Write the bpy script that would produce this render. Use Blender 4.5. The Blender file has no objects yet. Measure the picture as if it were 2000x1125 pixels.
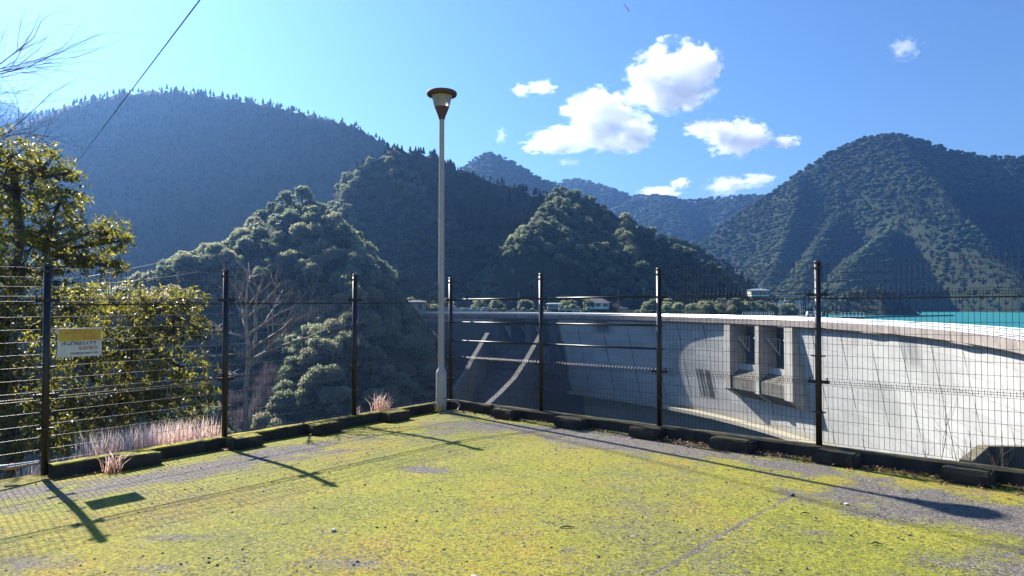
import bpy, math, random
import numpy as np
from mathutils import Vector, Matrix

# ------------------------------------------------------------------ camera, sky, sun, exposure
sc = bpy.context.scene
COL = sc.collection
F = 1380.0                      # focal length in pixels of the 2000 px wide photograph
PITCH = math.radians(1.307)
cam = bpy.data.cameras.new('camera')
cam_o = bpy.data.objects.new('camera', cam)
COL.objects.link(cam_o)
cam.sensor_width = 36.0
cam.lens = 36.0 * F / 2000.0
cam.clip_start = 0.1
cam.clip_end = 20000
cam_o.location = (0, 0, 0)
cam_o.rotation_euler = (math.radians(90) + PITCH, 0, 0)
sc.camera = cam_o

SUN_AZ = math.radians(39.8)     # to the left of straight ahead
SUN_EL = math.radians(34.2)
S = Vector((-math.sin(SUN_AZ) * math.cos(SUN_EL), math.cos(SUN_AZ) * math.cos(SUN_EL), math.sin(SUN_EL)))
world = bpy.data.worlds.new('World')
sc.world = world
world.use_nodes = True
wn = world.node_tree.nodes
wl = world.node_tree.links
wn.clear()
wo = wn.new('ShaderNodeOutputWorld')
bg = wn.new('ShaderNodeBackground')
sky = wn.new('ShaderNodeTexSky')
sky.sky_type = 'NISHITA'
sky.sun_disc = False
sky.sun_elevation = SUN_EL
sky.sun_rotation = -SUN_AZ
sky.altitude = 500
sky.air_density = 1.3
sky.dust_density = 0.35
sky.ozone_density = 2.0
hs = wn.new('ShaderNodeMixRGB')
hs.blend_type = 'MULTIPLY'
hs.inputs[0].default_value = 1.0
hs.inputs[2].default_value = (0.53, 0.75, 1.08, 1)
wl.new(sky.outputs[0], hs.inputs[1])
wl.new(hs.outputs[0], bg.inputs[0])
bg.inputs[1].default_value = 0.052
wl.new(bg.outputs[0], wo.inputs[0])

sun = bpy.data.lights.new('sun', 'SUN')
sun.energy = 5.0
sun.angle = math.radians(0.5)
sun.color = (1.0, 0.94, 0.84)
sun_o = bpy.data.objects.new('sun', sun)
COL.objects.link(sun_o)
sun_o.rotation_euler = S.to_track_quat('Z', 'Y').to_euler()

sc.view_settings.view_transform = 'Standard'
sc.view_settings.look = 'None'
sc.view_settings.exposure = 1.45
sc.view_settings.gamma = 1.0
sc.render.engine = 'CYCLES'
cy = sc.cycles
cy.use_denoising = True
cy.max_bounces = 18
cy.diffuse_bounces = 2
cy.glossy_bounces = 2
cy.transmission_bounces = 3
cy.transparent_max_bounces = 8
cy.volume_bounces = 16
cy.caustics_reflective = False
cy.caustics_refractive = False
cy.sample_clamp_indirect = 4.0

R_ = np.random.RandomState(7)
random.seed(11)


def P(px, py, Z):
    """world point seen at a photograph pixel, at forward distance Z"""
    u, v = px - 1000.0, 562.5 - py
    d = Vector((u, F * math.cos(PITCH) - v * math.sin(PITCH), F * math.sin(PITCH) + v * math.cos(PITCH)))
    return d * (Z / d.y)


# ------------------------------------------------------------------ noise
def _hash(ix, iy, iz, seed):
    h = (ix.astype(np.int64) * 374761393 + iy.astype(np.int64) * 668265263 + iz.astype(np.int64) * 2147483647 + seed * 974711) & 0x7fffffff
    h = ((h ^ (h >> 13)) * 1274126177) & 0x7fffffff
    return ((h ^ (h >> 16)) & 0xffffff) / float(0xffffff)


def vnoise(x, y, z=None, seed=0):
    x = np.asarray(x, float); y = np.asarray(y, float)
    z = np.zeros_like(x) if z is None else np.asarray(z, float)
    ix, iy, iz = np.floor(x), np.floor(y), np.floor(z)
    fx, fy, fz = x - ix, y - iy, z - iz
    fx, fy, fz = [f * f * (3 - 2 * f) for f in (fx, fy, fz)]
    out = 0
    for a in (0, 1):
        for b in (0, 1):
            for c in (0, 1):
                w = (fx if a else 1 - fx) * (fy if b else 1 - fy) * (fz if c else 1 - fz)
                out = out + w * _hash(ix + a, iy + b, iz + c, seed)
    return out * 2 - 1


def fbm(x, y, z=None, oct=4, seed=0):
    s, a, t = 0, 1.0, 0
    for o in range(oct):
        k = 2.0 ** o
        s = s + a * vnoise(x * k, y * k, None if z is None else z * k, seed + o * 17)
        t += a
        a *= 0.5
    return s / t


# ------------------------------------------------------------------ object helpers
def tag(o, label=None, cat=None, group=None, kind=None):
    if label: o['label'] = label
    if cat: o['category'] = cat
    if group: o['group'] = group
    if kind: o['kind'] = kind
    return o


def empty(name, loc, label, cat, group=None):
    o = bpy.data.objects.new(name, None)
    o.location = loc
    o.empty_display_size = 0.3
    COL.objects.link(o)
    return tag(o, label, cat, group)


def np_mesh(name, V, faces, uv=None, tint=None, smooth=False):
    """faces: list of int arrays (n,k)"""
    me = bpy.data.meshes.new(name)
    V = np.asarray(V, np.float32)
    faces = [np.asarray(f, np.int32) for f in faces if len(f)]
    me.vertices.add(len(V))
    me.vertices.foreach_set('co', V.ravel())
    loops = np.concatenate([f.ravel() for f in faces])
    tot = np.concatenate([np.full(len(f), f.shape[1], np.int32) for f in faces])
    start = np.concatenate([[0], np.cumsum(tot)[:-1]]).astype(np.int32)
    me.loops.add(len(loops))
    me.loops.foreach_set('vertex_index', loops)
    me.polygons.add(len(tot))
    me.polygons.foreach_set('loop_start', start)
    me.polygons.foreach_set('loop_total', tot)
    me.polygons.foreach_set('use_smooth', np.full(len(tot), bool(smooth)))
    me.update(calc_edges=True)
    if uv is not None:
        l = me.uv_layers.new(name='UVMap')
        l.data.foreach_set('uv', np.asarray(uv, np.float32)[loops].ravel())
    if tint is not None:
        a = me.attributes.new('tint', 'FLOAT', 'POINT')
        a.data.foreach_set('value', np.asarray(tint, np.float32))
    return me


def mobj(name, me, mat, parent=None):
    o = bpy.data.objects.new(name, me)
    if mat is not None and not me.materials:
        me.materials.append(mat)
    COL.objects.link(o)
    if parent is not None:
        o.parent = parent
        o.matrix_parent_inverse = Matrix.Translation(-Vector(parent.location))
    return o


class MB:
    """collects boxes, tubes, prisms in world space, then links them as one mesh"""
    def __init__(s):
        s.v, s.f = [], []

    def add(s, verts, faces):
        n = len(s.v)
        s.v += [tuple(p) for p in verts]
        s.f += [tuple(i + n for i in f) for f in faces]

    def box(s, c, d, rz=0.0, tilt=None):
        hx, hy, hz = d[0] / 2, d[1] / 2, d[2] / 2
        M = Matrix.Rotation(rz, 3, 'Z')
        if tilt is not None: M = tilt @ M
        pts = [Vector(c) + M @ Vector((x, y, z)) for z in (-hz, hz) for x, y in ((-hx, -hy), (hx, -hy), (hx, hy), (-hx, hy))]
        s.add(pts, [(3, 2, 1, 0), (4, 5, 6, 7), (0, 1, 5, 4), (1, 2, 6, 5), (2, 3, 7, 6), (3, 0, 4, 7)])

    def tube(s, pts, r, n=6, caps=True):
        pts = [Vector(p) for p in pts]
        rr = r if isinstance(r, (list, tuple)) else [r] * len(pts)
        base = len(s.v)
        prev = None
        for i, p in enumerate(pts):
            t = (pts[min(i + 1, len(pts) - 1)] - pts[max(i - 1, 0)]).normalized()
            if prev is None:
                a = t.orthogonal().normalized()
            else:
                a = (prev - t * prev.dot(t))
                a = a.normalized() if a.length > 1e-6 else t.orthogonal().normalized()
            prev = a
            b = t.cross(a)
            for k in range(n):
                w = 2 * math.pi * k / n
                s.v.append(tuple(p + (a * math.cos(w) + b * math.sin(w)) * rr[i]))
        for i in range(len(pts) - 1):
            for k in range(n):
                k2 = (k + 1) % n
                s.f.append((base + i * n + k, base + i * n + k2, base + (i + 1) * n + k2, base + (i + 1) * n + k))
        if caps:
            s.f.append(tuple(base + k for k in range(n))[::-1])
            s.f.append(tuple(base + (len(pts) - 1) * n + k for k in range(n)))

    def prism(s, bottom, top):
        n = len(bottom)
        s.add(list(bottom) + list(top), [tuple(range(n))[::-1], tuple(range(n, 2 * n))] +
              [(i, (i + 1) % n, n + (i + 1) % n, n + i) for i in range(n)])

    def lathe(s, c, prof, n=24):
        base = len(s.v)
        for r, z in prof:
            for k in range(n):
                w = 2 * math.pi * k / n
                s.v.append((c[0] + r * math.cos(w), c[1] + r * math.sin(w), c[2] + z))
        for i in range(len(prof) - 1):
            for k in range(n):
                k2 = (k + 1) % n
                s.f.append((base + i * n + k, base + i * n + k2, base + (i + 1) * n + k2, base + (i + 1) * n + k))

    def build(s, name, mat, parent=None, smooth=False):
        me = bpy.data.meshes.new(name)
        me.from_pydata(s.v, [], s.f)
        if smooth:
            me.polygons.foreach_set('use_smooth', np.ones(len(me.polygons), bool))
        me.update()
        return mobj(name, me, mat, parent)


# ------------------------------------------------------------------ materials
def new_mat(name):
    m = bpy.data.materials.new(name)
    m.use_nodes = True
    nt = m.node_tree
    b = nt.nodes['Principled BSDF']
    return m, nt, b


def ramp(nt, fac, stops):
    r = nt.nodes.new('ShaderNodeValToRGB')
    els = r.color_ramp.elements
    while len(els) < len(stops): els.new(0.5)
    for e, (p, c) in zip(els, stops):
        e.position = p
        e.color = (c[0], c[1], c[2], 1) if len(c) == 3 else c
    nt.links.new(fac, r.inputs[0])
    return r.outputs[0]


def noise(nt, vec, scale, detail=4, rough=0.6, dist=0.0):
    n = nt.nodes.new('ShaderNodeTexNoise')
    n.inputs['Scale'].default_value = scale
    n.inputs['Detail'].default_value = detail
    n.inputs['Roughness'].default_value = rough
    n.inputs['Distortion'].default_value = dist
    if vec is not None: nt.links.new(vec, n.inputs['Vector'])
    return n.outputs[0]


def mapping(nt, vec, scale=(1, 1, 1), loc=(0, 0, 0), rot=(0, 0, 0)):
    m = nt.nodes.new('ShaderNodeMapping')
    m.inputs['Scale'].default_value = scale
    m.inputs['Location'].default_value = loc
    m.inputs['Rotation'].default_value = rot
    nt.links.new(vec, m.inputs['Vector'])
    return m.outputs[0]


def math_(nt, op, a, b=None, c=None, clamp=False):
    m = nt.nodes.new('ShaderNodeMath')
    m.operation = op
    m.use_clamp = clamp
    for i, x in enumerate((a, b, c)):
        if x is None: continue
        if isinstance(x, (int, float)): m.inputs[i].default_value = x
        else: nt.links.new(x, m.inputs[i])
    return m.outputs[0]


def mix(nt, fac, a, b, mode='MIX'):
    m = nt.nodes.new('ShaderNodeMixRGB')
    m.blend_type = mode
    for i, x in enumerate((fac, a, b)):
        if isinstance(x, (int, float)): m.inputs[i].default_value = x
        elif isinstance(x, tuple): m.inputs[i].default_value = (*x, 1)
        else: nt.links.new(x, m.inputs[i])
    return m.outputs[0]


def bump(nt, b, h, strength=0.5, dist=0.02):
    n = nt.nodes.new('ShaderNodeBump')
    n.inputs['Strength'].default_value = strength
    n.inputs['Distance'].default_value = dist
    nt.links.new(h, n.inputs['Height'])
    nt.links.new(n.outputs[0], b.inputs['Normal'])


def objco(nt):
    g = nt.nodes.new('ShaderNodeNewGeometry')
    return g.outputs['Position']


def simple(name, col, rough=0.6, metal=0.0, spots=None, scale=6.0, spec=0.5, bumpy=0.0):
    m, nt, b = new_mat(name)
    p = objco(nt)
    n = noise(nt, p, scale, 6, 0.65)
    c2 = spots or tuple(x * 0.7 for x in col)
    nt.links.new(ramp(nt, n, [(0.38, col), (0.66, c2)]), b.inputs['Base Color'])
    b.inputs['Roughness'].default_value = rough
    b.inputs['Metallic'].default_value = metal
    b.inputs['Specular IOR Level'].default_value = spec
    if bumpy: bump(nt, b, noise(nt, p, scale * 8, 4, 0.7), bumpy, 0.01)
    return m


def foliage(name, stops, trans=(0.30, 0.42, 0.06), tw=0.35, rough=0.45, spec=0.4, nscale=0.35):
    """tint attribute + per-object random choose the hue; a translucent share lets the sun through"""
    m, nt, b = new_mat(name)
    a = nt.nodes.new('ShaderNodeAttribute')
    a.attribute_name = 'tint'
    oi = nt.nodes.new('ShaderNodeObjectInfo')
    n = noise(nt, objco(nt), nscale, 3, 0.6)
    f = math_(nt, 'ADD', a.outputs['Fac'], math_(nt, 'MULTIPLY', oi.outputs['Random'], 0.0))
    f = math_(nt, 'ADD', f, math_(nt, 'MULTIPLY', math_(nt, 'SUBTRACT', n, 0.5), 0.5), clamp=True)
    c = ramp(nt, f, stops)
    nt.links.new(c, b.inputs['Base Color'])
    b.inputs['Roughness'].default_value = rough
    b.inputs['Specular IOR Level'].default_value = spec
    t = nt.nodes.new('ShaderNodeBsdfTranslucent')
    nt.links.new(mix(nt, 1.0, c, tuple(x * 4 for x in trans), 'MULTIPLY'), t.inputs[0])
    ms = nt.nodes.new('ShaderNodeMixShader')
    ms.inputs[0].default_value = tw
    nt.links.new(b.outputs[0], ms.inputs[1])
    nt.links.new(t.outputs[0], ms.inputs[2])
    nt.links.new(ms.outputs[0], nt.nodes['Material Output'].inputs['Surface'])
    return m


M = {}
M['post'] = simple('dark_brown_paint', (0.014, 0.011, 0.014), 0.42, 0.0, (0.022, 0.018, 0.02), 12)
M['wire'] = simple('brown_wire', (0.06, 0.05, 0.055), 0.45, 0.3, (0.03, 0.02, 0.02), 30)
M['wire_right'] = M['wire']
M['lamp_paint'] = None
M['rust'] = simple('rusty_brown', (0.16, 0.085, 0.06), 0.75, 0.0, (0.07, 0.035, 0.025), 20, bumpy=0.3)
M['steel'] = simple('pale_steel', (0.42, 0.45, 0.47), 0.45, 0.2, (0.30, 0.31, 0.32), 4)
M['rail_white'] = simple('white_rail', (0.78, 0.78, 0.78), 0.35, 0.1, (0.62, 0.62, 0.6), 0.7)
M['gate_steel'] = simple('gate_steel', (0.035, 0.05, 0.07), 0.6, 0.0, (0.02, 0.025, 0.035), 0.5)
M['bark'] = simple('bark', (0.12, 0.09, 0.075), 0.85, 0.0, (0.06, 0.045, 0.04), 9, bumpy=0.5)
M['bark_pale'] = simple('pale_bark', (0.40, 0.355, 0.335), 0.75, 0.0, (0.20, 0.17, 0.16), 9, bumpy=0.4)
M['twig_purple'] = simple('twig_purple', (0.30, 0.24, 0.27), 0.7, 0.0, (0.18, 0.15, 0.2), 9)
M['cable'] = simple('cable', (0.03, 0.03, 0.035), 0.6)
M['roof'] = simple('mauve_roof', (0.24, 0.18, 0.18), 0.6, 0.0, (0.17, 0.13, 0.13), 0.8)
M['house_wall'] = simple('house_wall', (0.62, 0.60, 0.55), 0.8, 0.0, (0.5, 0.48, 0.44), 0.4)
M['glass_dark'] = simple('dark_glass', (0.03, 0.04, 0.05), 0.12, 0.0)
M['tyre'] = simple('tyre', (0.02, 0.02, 0.02), 0.8)
M['van'] = simple('van_white', (0.75, 0.76, 0.77), 0.3)
M['dark_wood'] = simple('dark_structure', (0.06, 0.06, 0.06), 0.8)


def lamp_paint():
    m, nt, b = new_mat('lamp_paint')
    p = objco(nt)
    n = noise(nt, mapping(nt, p, (14, 14, 2.5)), 1.0, 6, 0.7)
    base = ramp(nt, noise(nt, p, 3, 4), [(0.3, (0.47, 0.43, 0.415)), (0.7, (0.38, 0.345, 0.335))])
    c = mix(nt, ramp(nt, n, [(0.66, (0, 0, 0)), (0.72, (1, 1, 1))]), base, (0.12, 0.065, 0.045))
    nt.links.new(c, b.inputs['Base Color'])
    b.inputs['Roughness'].default_value = 0.42
    return m


M['lamp_paint'] = lamp_paint()


def wob_(nt, uv):
    return noise(nt, mapping(nt, uv, (0.3, 0.06, 1)), 1, 4)


def dam_mat(name, joints=True):
    m, nt, b = new_mat(name)
    uvn = nt.nodes.new('ShaderNodeUVMap')
    uv = uvn.outputs[0]
    sep = nt.nodes.new('ShaderNodeSeparateXYZ')
    nt.links.new(uv, sep.inputs[0])
    u, v = sep.outputs[0], sep.outputs[1]
    big = noise(nt, mapping(nt, uv, (0.035, 0.06, 1)), 1, 5, 0.6)
    base = ramp(nt, big, [(0.30, (0.33, 0.33, 0.32)), (0.55, (0.43, 0.43, 0.415)), (0.75, (0.35, 0.345, 0.325))])
    # one casting to the next differs a little in tone
    wn_ = nt.nodes.new('ShaderNodeTexWhiteNoise')
    wn_.noise_dimensions = '2D'
    comb = nt.nodes.new('ShaderNodeCombineXYZ')
    nt.links.new(math_(nt, 'FLOOR', math_(nt, 'DIVIDE', math_(nt, 'SUBTRACT', u, 1.05), 14.14)), comb.inputs[0])
    nt.links.new(math_(nt, 'FLOOR', math_(nt, 'DIVIDE', v, 3.0)), comb.inputs[1])
    nt.links.new(comb.outputs[0], wn_.inputs['Vector'])
    base = mix(nt, 0.10, base, wn_.outputs['Value'], 'OVERLAY')
    # vertical streaks
    st = noise(nt, mapping(nt, uv, (0.55, 0.035, 1)), 1, 6, 0.7)
    base = mix(nt, ramp(nt, st, [(0.56, (0, 0, 0)), (0.76, (0.45, 0.45, 0.45))]), base, (0.24, 0.235, 0.22))
    st2 = noise(nt, mapping(nt, uv, (2.2, 0.05, 1)), 1, 5, 0.7)
    blk = noise(nt, mapping(nt, uv, (0.05, 0.08, 1), (7, 3, 0)), 1, 3, 0.5)
    mm = math_(nt, 'MULTIPLY', ramp(nt, st2, [(0.5, (0, 0, 0)), (0.6, (1, 1, 1))]), ramp(nt, blk, [(0.60, (0, 0, 0)), (0.70, (0.6, 0.6, 0.6))]))
    base = mix(nt, mm, base, (0.13, 0.13, 0.13))

    # the two stained panels of the photograph: seepage under the crest, and the streaked drain square lower down
    def rect(u0, u1, v0, v1, soft):
        a = math_(nt, 'MULTIPLY', math_(nt, 'SUBTRACT', u, u0), 1 / soft, clamp=True)
        c_ = math_(nt, 'MULTIPLY', math_(nt, 'SUBTRACT', u1, u), 1 / soft, clamp=True)
        d = math_(nt, 'MULTIPLY', math_(nt, 'SUBTRACT', v, v0), 1 / soft, clamp=True)
        e = math_(nt, 'MULTIPLY', math_(nt, 'SUBTRACT', v1, v), 1 / soft, clamp=True)
        return math_(nt, 'MULTIPLY', math_(nt, 'MULTIPLY', a, c_), math_(nt, 'MULTIPLY', d, e))
    D2R = math.pi / 180 * 200
    strk = noise(nt, mapping(nt, uv, (1.1, 0.02, 1)), 1, 4, 0.6)
    for (a0, a1, v0, v1, soft, k) in ((24.0 * D2R - 4.2, 24.0 * D2R + 4.2, -33, -22.5, 0.8, 1.0),
                                      (37.0 * D2R, 40.4 * D2R, -13, -4, 3.5, 0.8),
                                      (-8.6 * D2R, -5.4 * D2R, -14, -4, 3.0, 0.5),
                                      (45.4 * D2R, 46.6 * D2R, -30, -16, 1.0, 0.8)):
        r = math_(nt, 'MULTIPLY', rect(a0, a1, v0, v1, soft), ramp(nt, strk, [(0.34, (0, 0, 0)), (0.46, (k, k, k))]))
        base = mix(nt, r, base, (0.06, 0.062, 0.07))
    if joints:
        # lift lines every 3 m, contraction joints every 14.14 m
        ln = math_(nt, 'ABSOLUTE', math_(nt, 'SUBTRACT', math_(nt, 'FRACT', math_(nt, 'DIVIDE', v, 3.0)), 0.5))
        wob = noise(nt, mapping(nt, uv, (0.3, 0.3, 1)), 1, 3)
        lf = math_(nt, 'MULTIPLY', ramp(nt, ln, [(0.465, (0, 0, 0)), (0.49, (1, 1, 1))]), ramp(nt, wob, [(0.38, (0.15, 0.15, 0.15)), (0.6, (0.95, 0.95, 0.95))]))
        base = mix(nt, lf, base, (0.24, 0.235, 0.225))
        jn = math_(nt, 'ABSOLUTE', math_(nt, 'SUBTRACT', math_(nt, 'FRACT', math_(nt, 'DIVIDE', math_(nt, 'SUBTRACT', u, 1.05 + 7.07), 14.14)), 0.5))
        wob2 = noise(nt, mapping(nt, uv, (0.02, 0.12, 1), (3, 9, 0)), 1, 3)
        jw = math_(nt, 'MULTIPLY', math_(nt, 'GREATER_THAN', jn, 0.5 - 0.19 / 14.14), ramp(nt, wob2, [(0.42, (0.2, 0.2, 0.2)), (0.55, (0.95, 0.95, 0.95))]))
        base = mix(nt, jw, base, (0.05, 0.05, 0.055))
        # ochre weathering where the wall meets its ledge
        oc = math_(nt, 'MULTIPLY', math_(nt, 'SUBTRACT', -35.8, v), 0.5, clamp=True)
        base = mix(nt, math_(nt, 'MULTIPLY', oc, 0.6), base, (0.33, 0.28, 0.17))
    # concrete turns darker from the far gates to the left bank, below the crest
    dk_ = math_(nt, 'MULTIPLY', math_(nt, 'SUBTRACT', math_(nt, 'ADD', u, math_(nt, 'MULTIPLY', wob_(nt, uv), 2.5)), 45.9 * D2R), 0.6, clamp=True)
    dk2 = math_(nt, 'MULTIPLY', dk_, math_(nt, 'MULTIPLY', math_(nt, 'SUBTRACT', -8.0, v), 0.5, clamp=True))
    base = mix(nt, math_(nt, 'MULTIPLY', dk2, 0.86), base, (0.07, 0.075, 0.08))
    fine = noise(nt, uv, 1.2, 6, 0.7)
    base = mix(nt, 0.25, base, fine, 'OVERLAY')
    nt.links.new(base, b.inputs['Base Color'])
    b.inputs['Roughness'].default_value = 0.85
    b.inputs['Specular IOR Level'].default_value = 0.2
    bump(nt, b, fine, 0.3, 0.15)
    return m


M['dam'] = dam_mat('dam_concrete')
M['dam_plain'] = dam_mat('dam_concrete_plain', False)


def concrete(name, c1=(0.36, 0.34, 0.31), c2=(0.22, 0.21, 0.19), s=1.0, moss=0.0):
    m, nt, b = new_mat(name)
    p = objco(nt)
    n = noise(nt, p, 0.8 * s, 6, 0.65)
    c = ramp(nt, n, [(0.35, c1), (0.68, c2)])
    st = noise(nt, mapping(nt, p, (1.5 * s, 1.5 * s, 0.12 * s)), 1, 5, 0.7)
    c = mix(nt, ramp(nt, st, [(0.52, (0, 0, 0)), (0.72, (0.7, 0.7, 0.7))]), c, tuple(x * 0.45 for x in c2))
    if moss:
        geo = nt.nodes.new('ShaderNodeNewGeometry')
        sp = nt.nodes.new('ShaderNodeSeparateXYZ')
        nt.links.new(geo.outputs['Normal'], sp.inputs[0])
        nm = noise(nt, p, 7, 6, 0.7)
        f = math_(nt, 'MULTIPLY', ramp(nt, nm, [(0.40, (0, 0, 0)), (0.55, (1, 1, 1))]), ramp(nt, sp.outputs[2], [(0.35, (0.03, 0.03, 0.03)), (0.8, (1, 1, 1))]))
        sx = nt.nodes.new('ShaderNodeSeparateXYZ')
        nt.links.new(p, sx.inputs[0])
        # moss is thick on the kerb run facing the sun, thin on the other
        f = math_(nt, 'MULTIPLY', f, ramp(nt, math_(nt, 'MULTIPLY_ADD', sx.outputs[0], -0.12, 0.35), [(0.42, (0.14, 0.14, 0.14)), (0.75, (1, 1, 1))]))
        c = mix(nt, f, c, mix(nt, noise(nt, p, 25, 3), (0.48, 0.38, 0.012), (0.22, 0.22, 0.014)))
    nt.links.new(c, b.inputs['Base Color'])
    b.inputs['Roughness'].default_value = 0.9
    b.inputs['Specular IOR Level'].default_value = 0.2
    bump(nt, b, noise(nt, p, 30 * s, 6, 0.75), 0.6, 0.02 / s)
    return m


M['kerb'] = concrete('kerb_concrete', (0.06, 0.053, 0.048), (0.028, 0.025, 0.024), 4.0, moss=1.0)
M['fascia'] = concrete('fascia_concrete', (0.33, 0.29, 0.26), (0.20, 0.175, 0.16), 0.5)
M['pier'] = concrete('pier_concrete', (0.44, 0.42, 0.38), (0.31, 0.29, 0.26), 0.35)
M['culvert'] = concrete('culvert_concrete', (0.20, 0.18, 0.14), (0.11, 0.10, 0.08), 3.0, moss=1.0)
M['chute'] = concrete('stained_chute_concrete', (0.17, 0.16, 0.14), (0.08, 0.08, 0.065), 0.5)
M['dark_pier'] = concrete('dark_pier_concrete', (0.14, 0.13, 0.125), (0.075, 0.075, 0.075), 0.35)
M['retaining'] = concrete('retaining_wall', (0.34, 0.36, 0.36), (0.25, 0.26, 0.26), 0.3)


def asphalt():
    m, nt, b = new_mat('mossy_asphalt')
    p = objco(nt)
    sep = nt.nodes.new('ShaderNodeSeparateXYZ')
    nt.links.new(p, sep.inputs[0])
    X, Y = sep.outputs[0], sep.outputs[1]
    wv = nt.nodes.new('ShaderNodeTexVoronoi')
    wv.inputs['Scale'].default_value = 95
    nt.links.new(p, wv.inputs['Vector'])
    stone = nt.nodes.new('ShaderNodeTexWhiteNoise')
    nt.links.new(wv.outputs['Position'], stone.inputs['Vector'])
    agg = ramp(nt, stone.outputs['Value'], [(0.0, (0.08, 0.073, 0.073)), (0.45, (0.19, 0.175, 0.17)), (0.80, (0.30, 0.275, 0.26)), (1.0, (0.55, 0.51, 0.47))])
    agg = mix(nt, 0.25, agg, (0.24, 0.20, 0.16))
    agg = mix(nt, ramp(nt, wv.outputs['Distance'], [(0.0, (0, 0, 0)), (0.75, (0.85, 0.85, 0.85))]), agg, (0.05, 0.045, 0.043))
    # moss cover: large drifts, broken by fine speckle
    big = noise(nt, p, 0.55, 5, 0.6, 0.4)
    mid = noise(nt, p, 2.6, 6, 0.7)
    fine = noise(nt, p, 34, 6, 0.75)
    cov = math_(nt, 'ADD', math_(nt, 'MULTIPLY_ADD', big, 0.52, -0.115), math_(nt, 'MULTIPLY', mid, 0.28))
    cov = math_(nt, 'ADD', cov, math_(nt, 'MULTIPLY', fine, 0.70))
    fine2 = noise(nt, p, 110, 3, 0.8)
    cov = math_(nt, 'ADD', cov, math_(nt, 'MULTIPLY', math_(nt, 'SUBTRACT', fine2, 0.5), 0.55))

    def blob(px, py, rx, ry, amt, rot=0.0):
        """bare patch centred where the photograph shows one"""
        c = P(px, py, 1.62 * F / (py - 594))
        mp = mapping(nt, p, (1 / rx, 1 / ry, 0), (0, 0, 0))
        v = nt.nodes.new('ShaderNodeVectorMath'); v.operation = 'SUBTRACT'
        nt.links.new(p, v.inputs[0]); v.inputs[1].default_value = (c.x, c.y, 0)
        rt = nt.nodes.new('ShaderNodeVectorRotate'); rt.rotation_type = 'Z_AXIS'
        rt.inputs['Angle'].default_value = rot
        nt.links.new(v.outputs[0], rt.inputs['Vector'])
        mm = nt.nodes.new('ShaderNodeVectorMath'); mm.operation = 'MULTIPLY'
        nt.links.new(rt.outputs[0], mm.inputs[0]); mm.inputs[1].default_value = (1 / rx, 1 / ry, 0)
        ln = nt.nodes.new('ShaderNodeVectorMath'); ln.operation = 'LENGTH'
        nt.links.new(mm.outputs[0], ln.inputs[0])
        wb = math_(nt, 'ADD', math_(nt, 'MULTIPLY', math_(nt, 'SUBTRACT', mid, 0.5), 2.4), math_(nt, 'MULTIPLY', math_(nt, 'SUBTRACT', big, 0.5), 1.2))
        d = math_(nt, 'SUBTRACT', 1.15, math_(nt, 'ADD', ln.outputs['Value'], wb), clamp=True)
        return math_(nt, 'MULTIPLY', math_(nt, 'MULTIPLY', d, -amt * 0.85), math_(nt, 'ADD', 0.35, math_(nt, 'MULTIPLY', mid, 1.3)))
    for a in ((830, 918, 0.34, 0.16, 0.42, 0.15), (1260, 862, 1.9, 0.75, 0.30, 0.72), (960, 832, 0.9, 0.8, 0.24), (1560, 905, 0.8, 0.22, 0.34, 0.72),
              (1960, 1010, 1.5, 0.75, 0.40, 0.3), (1720, 955, 0.75, 0.3, 0.22), (330, 915, 1.7, 0.55, 0.30, -0.9), (560, 868, 1.4, 0.35, 0.24, -0.9),
              (90, 930, 0.6, 0.3, 0.25, -0.9), (1985, 1110, 0.7, 0.6, 0.25), (340, 1050, 0.3, 0.08, 0.16), (1600, 1040, 0.15, 0.08, 0.2), (60, 1100, 0.35, 0.2, 0.2),
              (700, 1100, 0.3, 0.12, 0.14), (300, 1110, 0.2, 0.1, 0.14), (1120, 1075, 0.12, 0.08, 0.12)):
        cov = math_(nt, 'ADD', cov, blob(*a))
    # construction seam
    a, c = P(1552, 958, 1.60 * F / (958 - 594)), P(1268, 1120, 1.60 * F / (1120 - 594))
    n2 = Vector((-(c.y - a.y), c.x - a.x)).normalized()
    dd = math_(nt, 'ADD', math_(nt, 'MULTIPLY', X, n2.x), math_(nt, 'MULTIPLY', Y, n2.y))
    dd = math_(nt, 'ADD', dd, math_(nt, 'MULTIPLY', math_(nt, 'SUBTRACT', mid, 0.5), 0.05))
    dd = math_(nt, 'ABSOLUTE', math_(nt, 'SUBTRACT', dd, a.x * n2.x + a.y * n2.y))
    seam = math_(nt, 'SUBTRACT', 1.0, math_(nt, 'MULTIPLY', dd, 32.0), clamp=True)
    seam = math_(nt, 'MULTIPLY', seam, math_(nt, 'LESS_THAN', Y, a.y))
    cov = math_(nt, 'SUBTRACT', cov, math_(nt, 'MULTIPLY', seam, 0.17))
    def cells(scale, lo, hi):
        v = nt.nodes.new('ShaderNodeTexVoronoi'); v.inputs['Scale'].default_value = scale
        v.inputs['Randomness'].default_value = 1.0
        nt.links.new(p, v.inputs['Vector'])
        w = nt.nodes.new('ShaderNodeTexWhiteNoise'); nt.links.new(v.outputs['Position'], w.inputs['Vector'])
        return ramp(nt, w.outputs['Value'], [(lo, (0, 0, 0)), (hi, (1, 1, 1))])
    mask = ramp(nt, cov, [(0.465, (0, 0, 0)), (0.61, (0.95, 0.95, 0.95))])
    hue = noise(nt, p, 0.8, 6, 0.7)
    moss = ramp(nt, hue, [(0.34, (0.22, 0.26, 0.016)), (0.50, (0.37, 0.36, 0.018)), (0.64, (0.44, 0.32, 0.02))])
    moss = mix(nt, ramp(nt, noise(nt, p, 70, 4, 0.7), [(0.40, (0.85, 0.85, 0.85)), (0.60, (0, 0, 0))]), moss, (0.07, 0.07, 0.012))
    col = mix(nt, mask, agg, moss)
    patch = noise(nt, p, 3.5, 4, 0.6)
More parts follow.
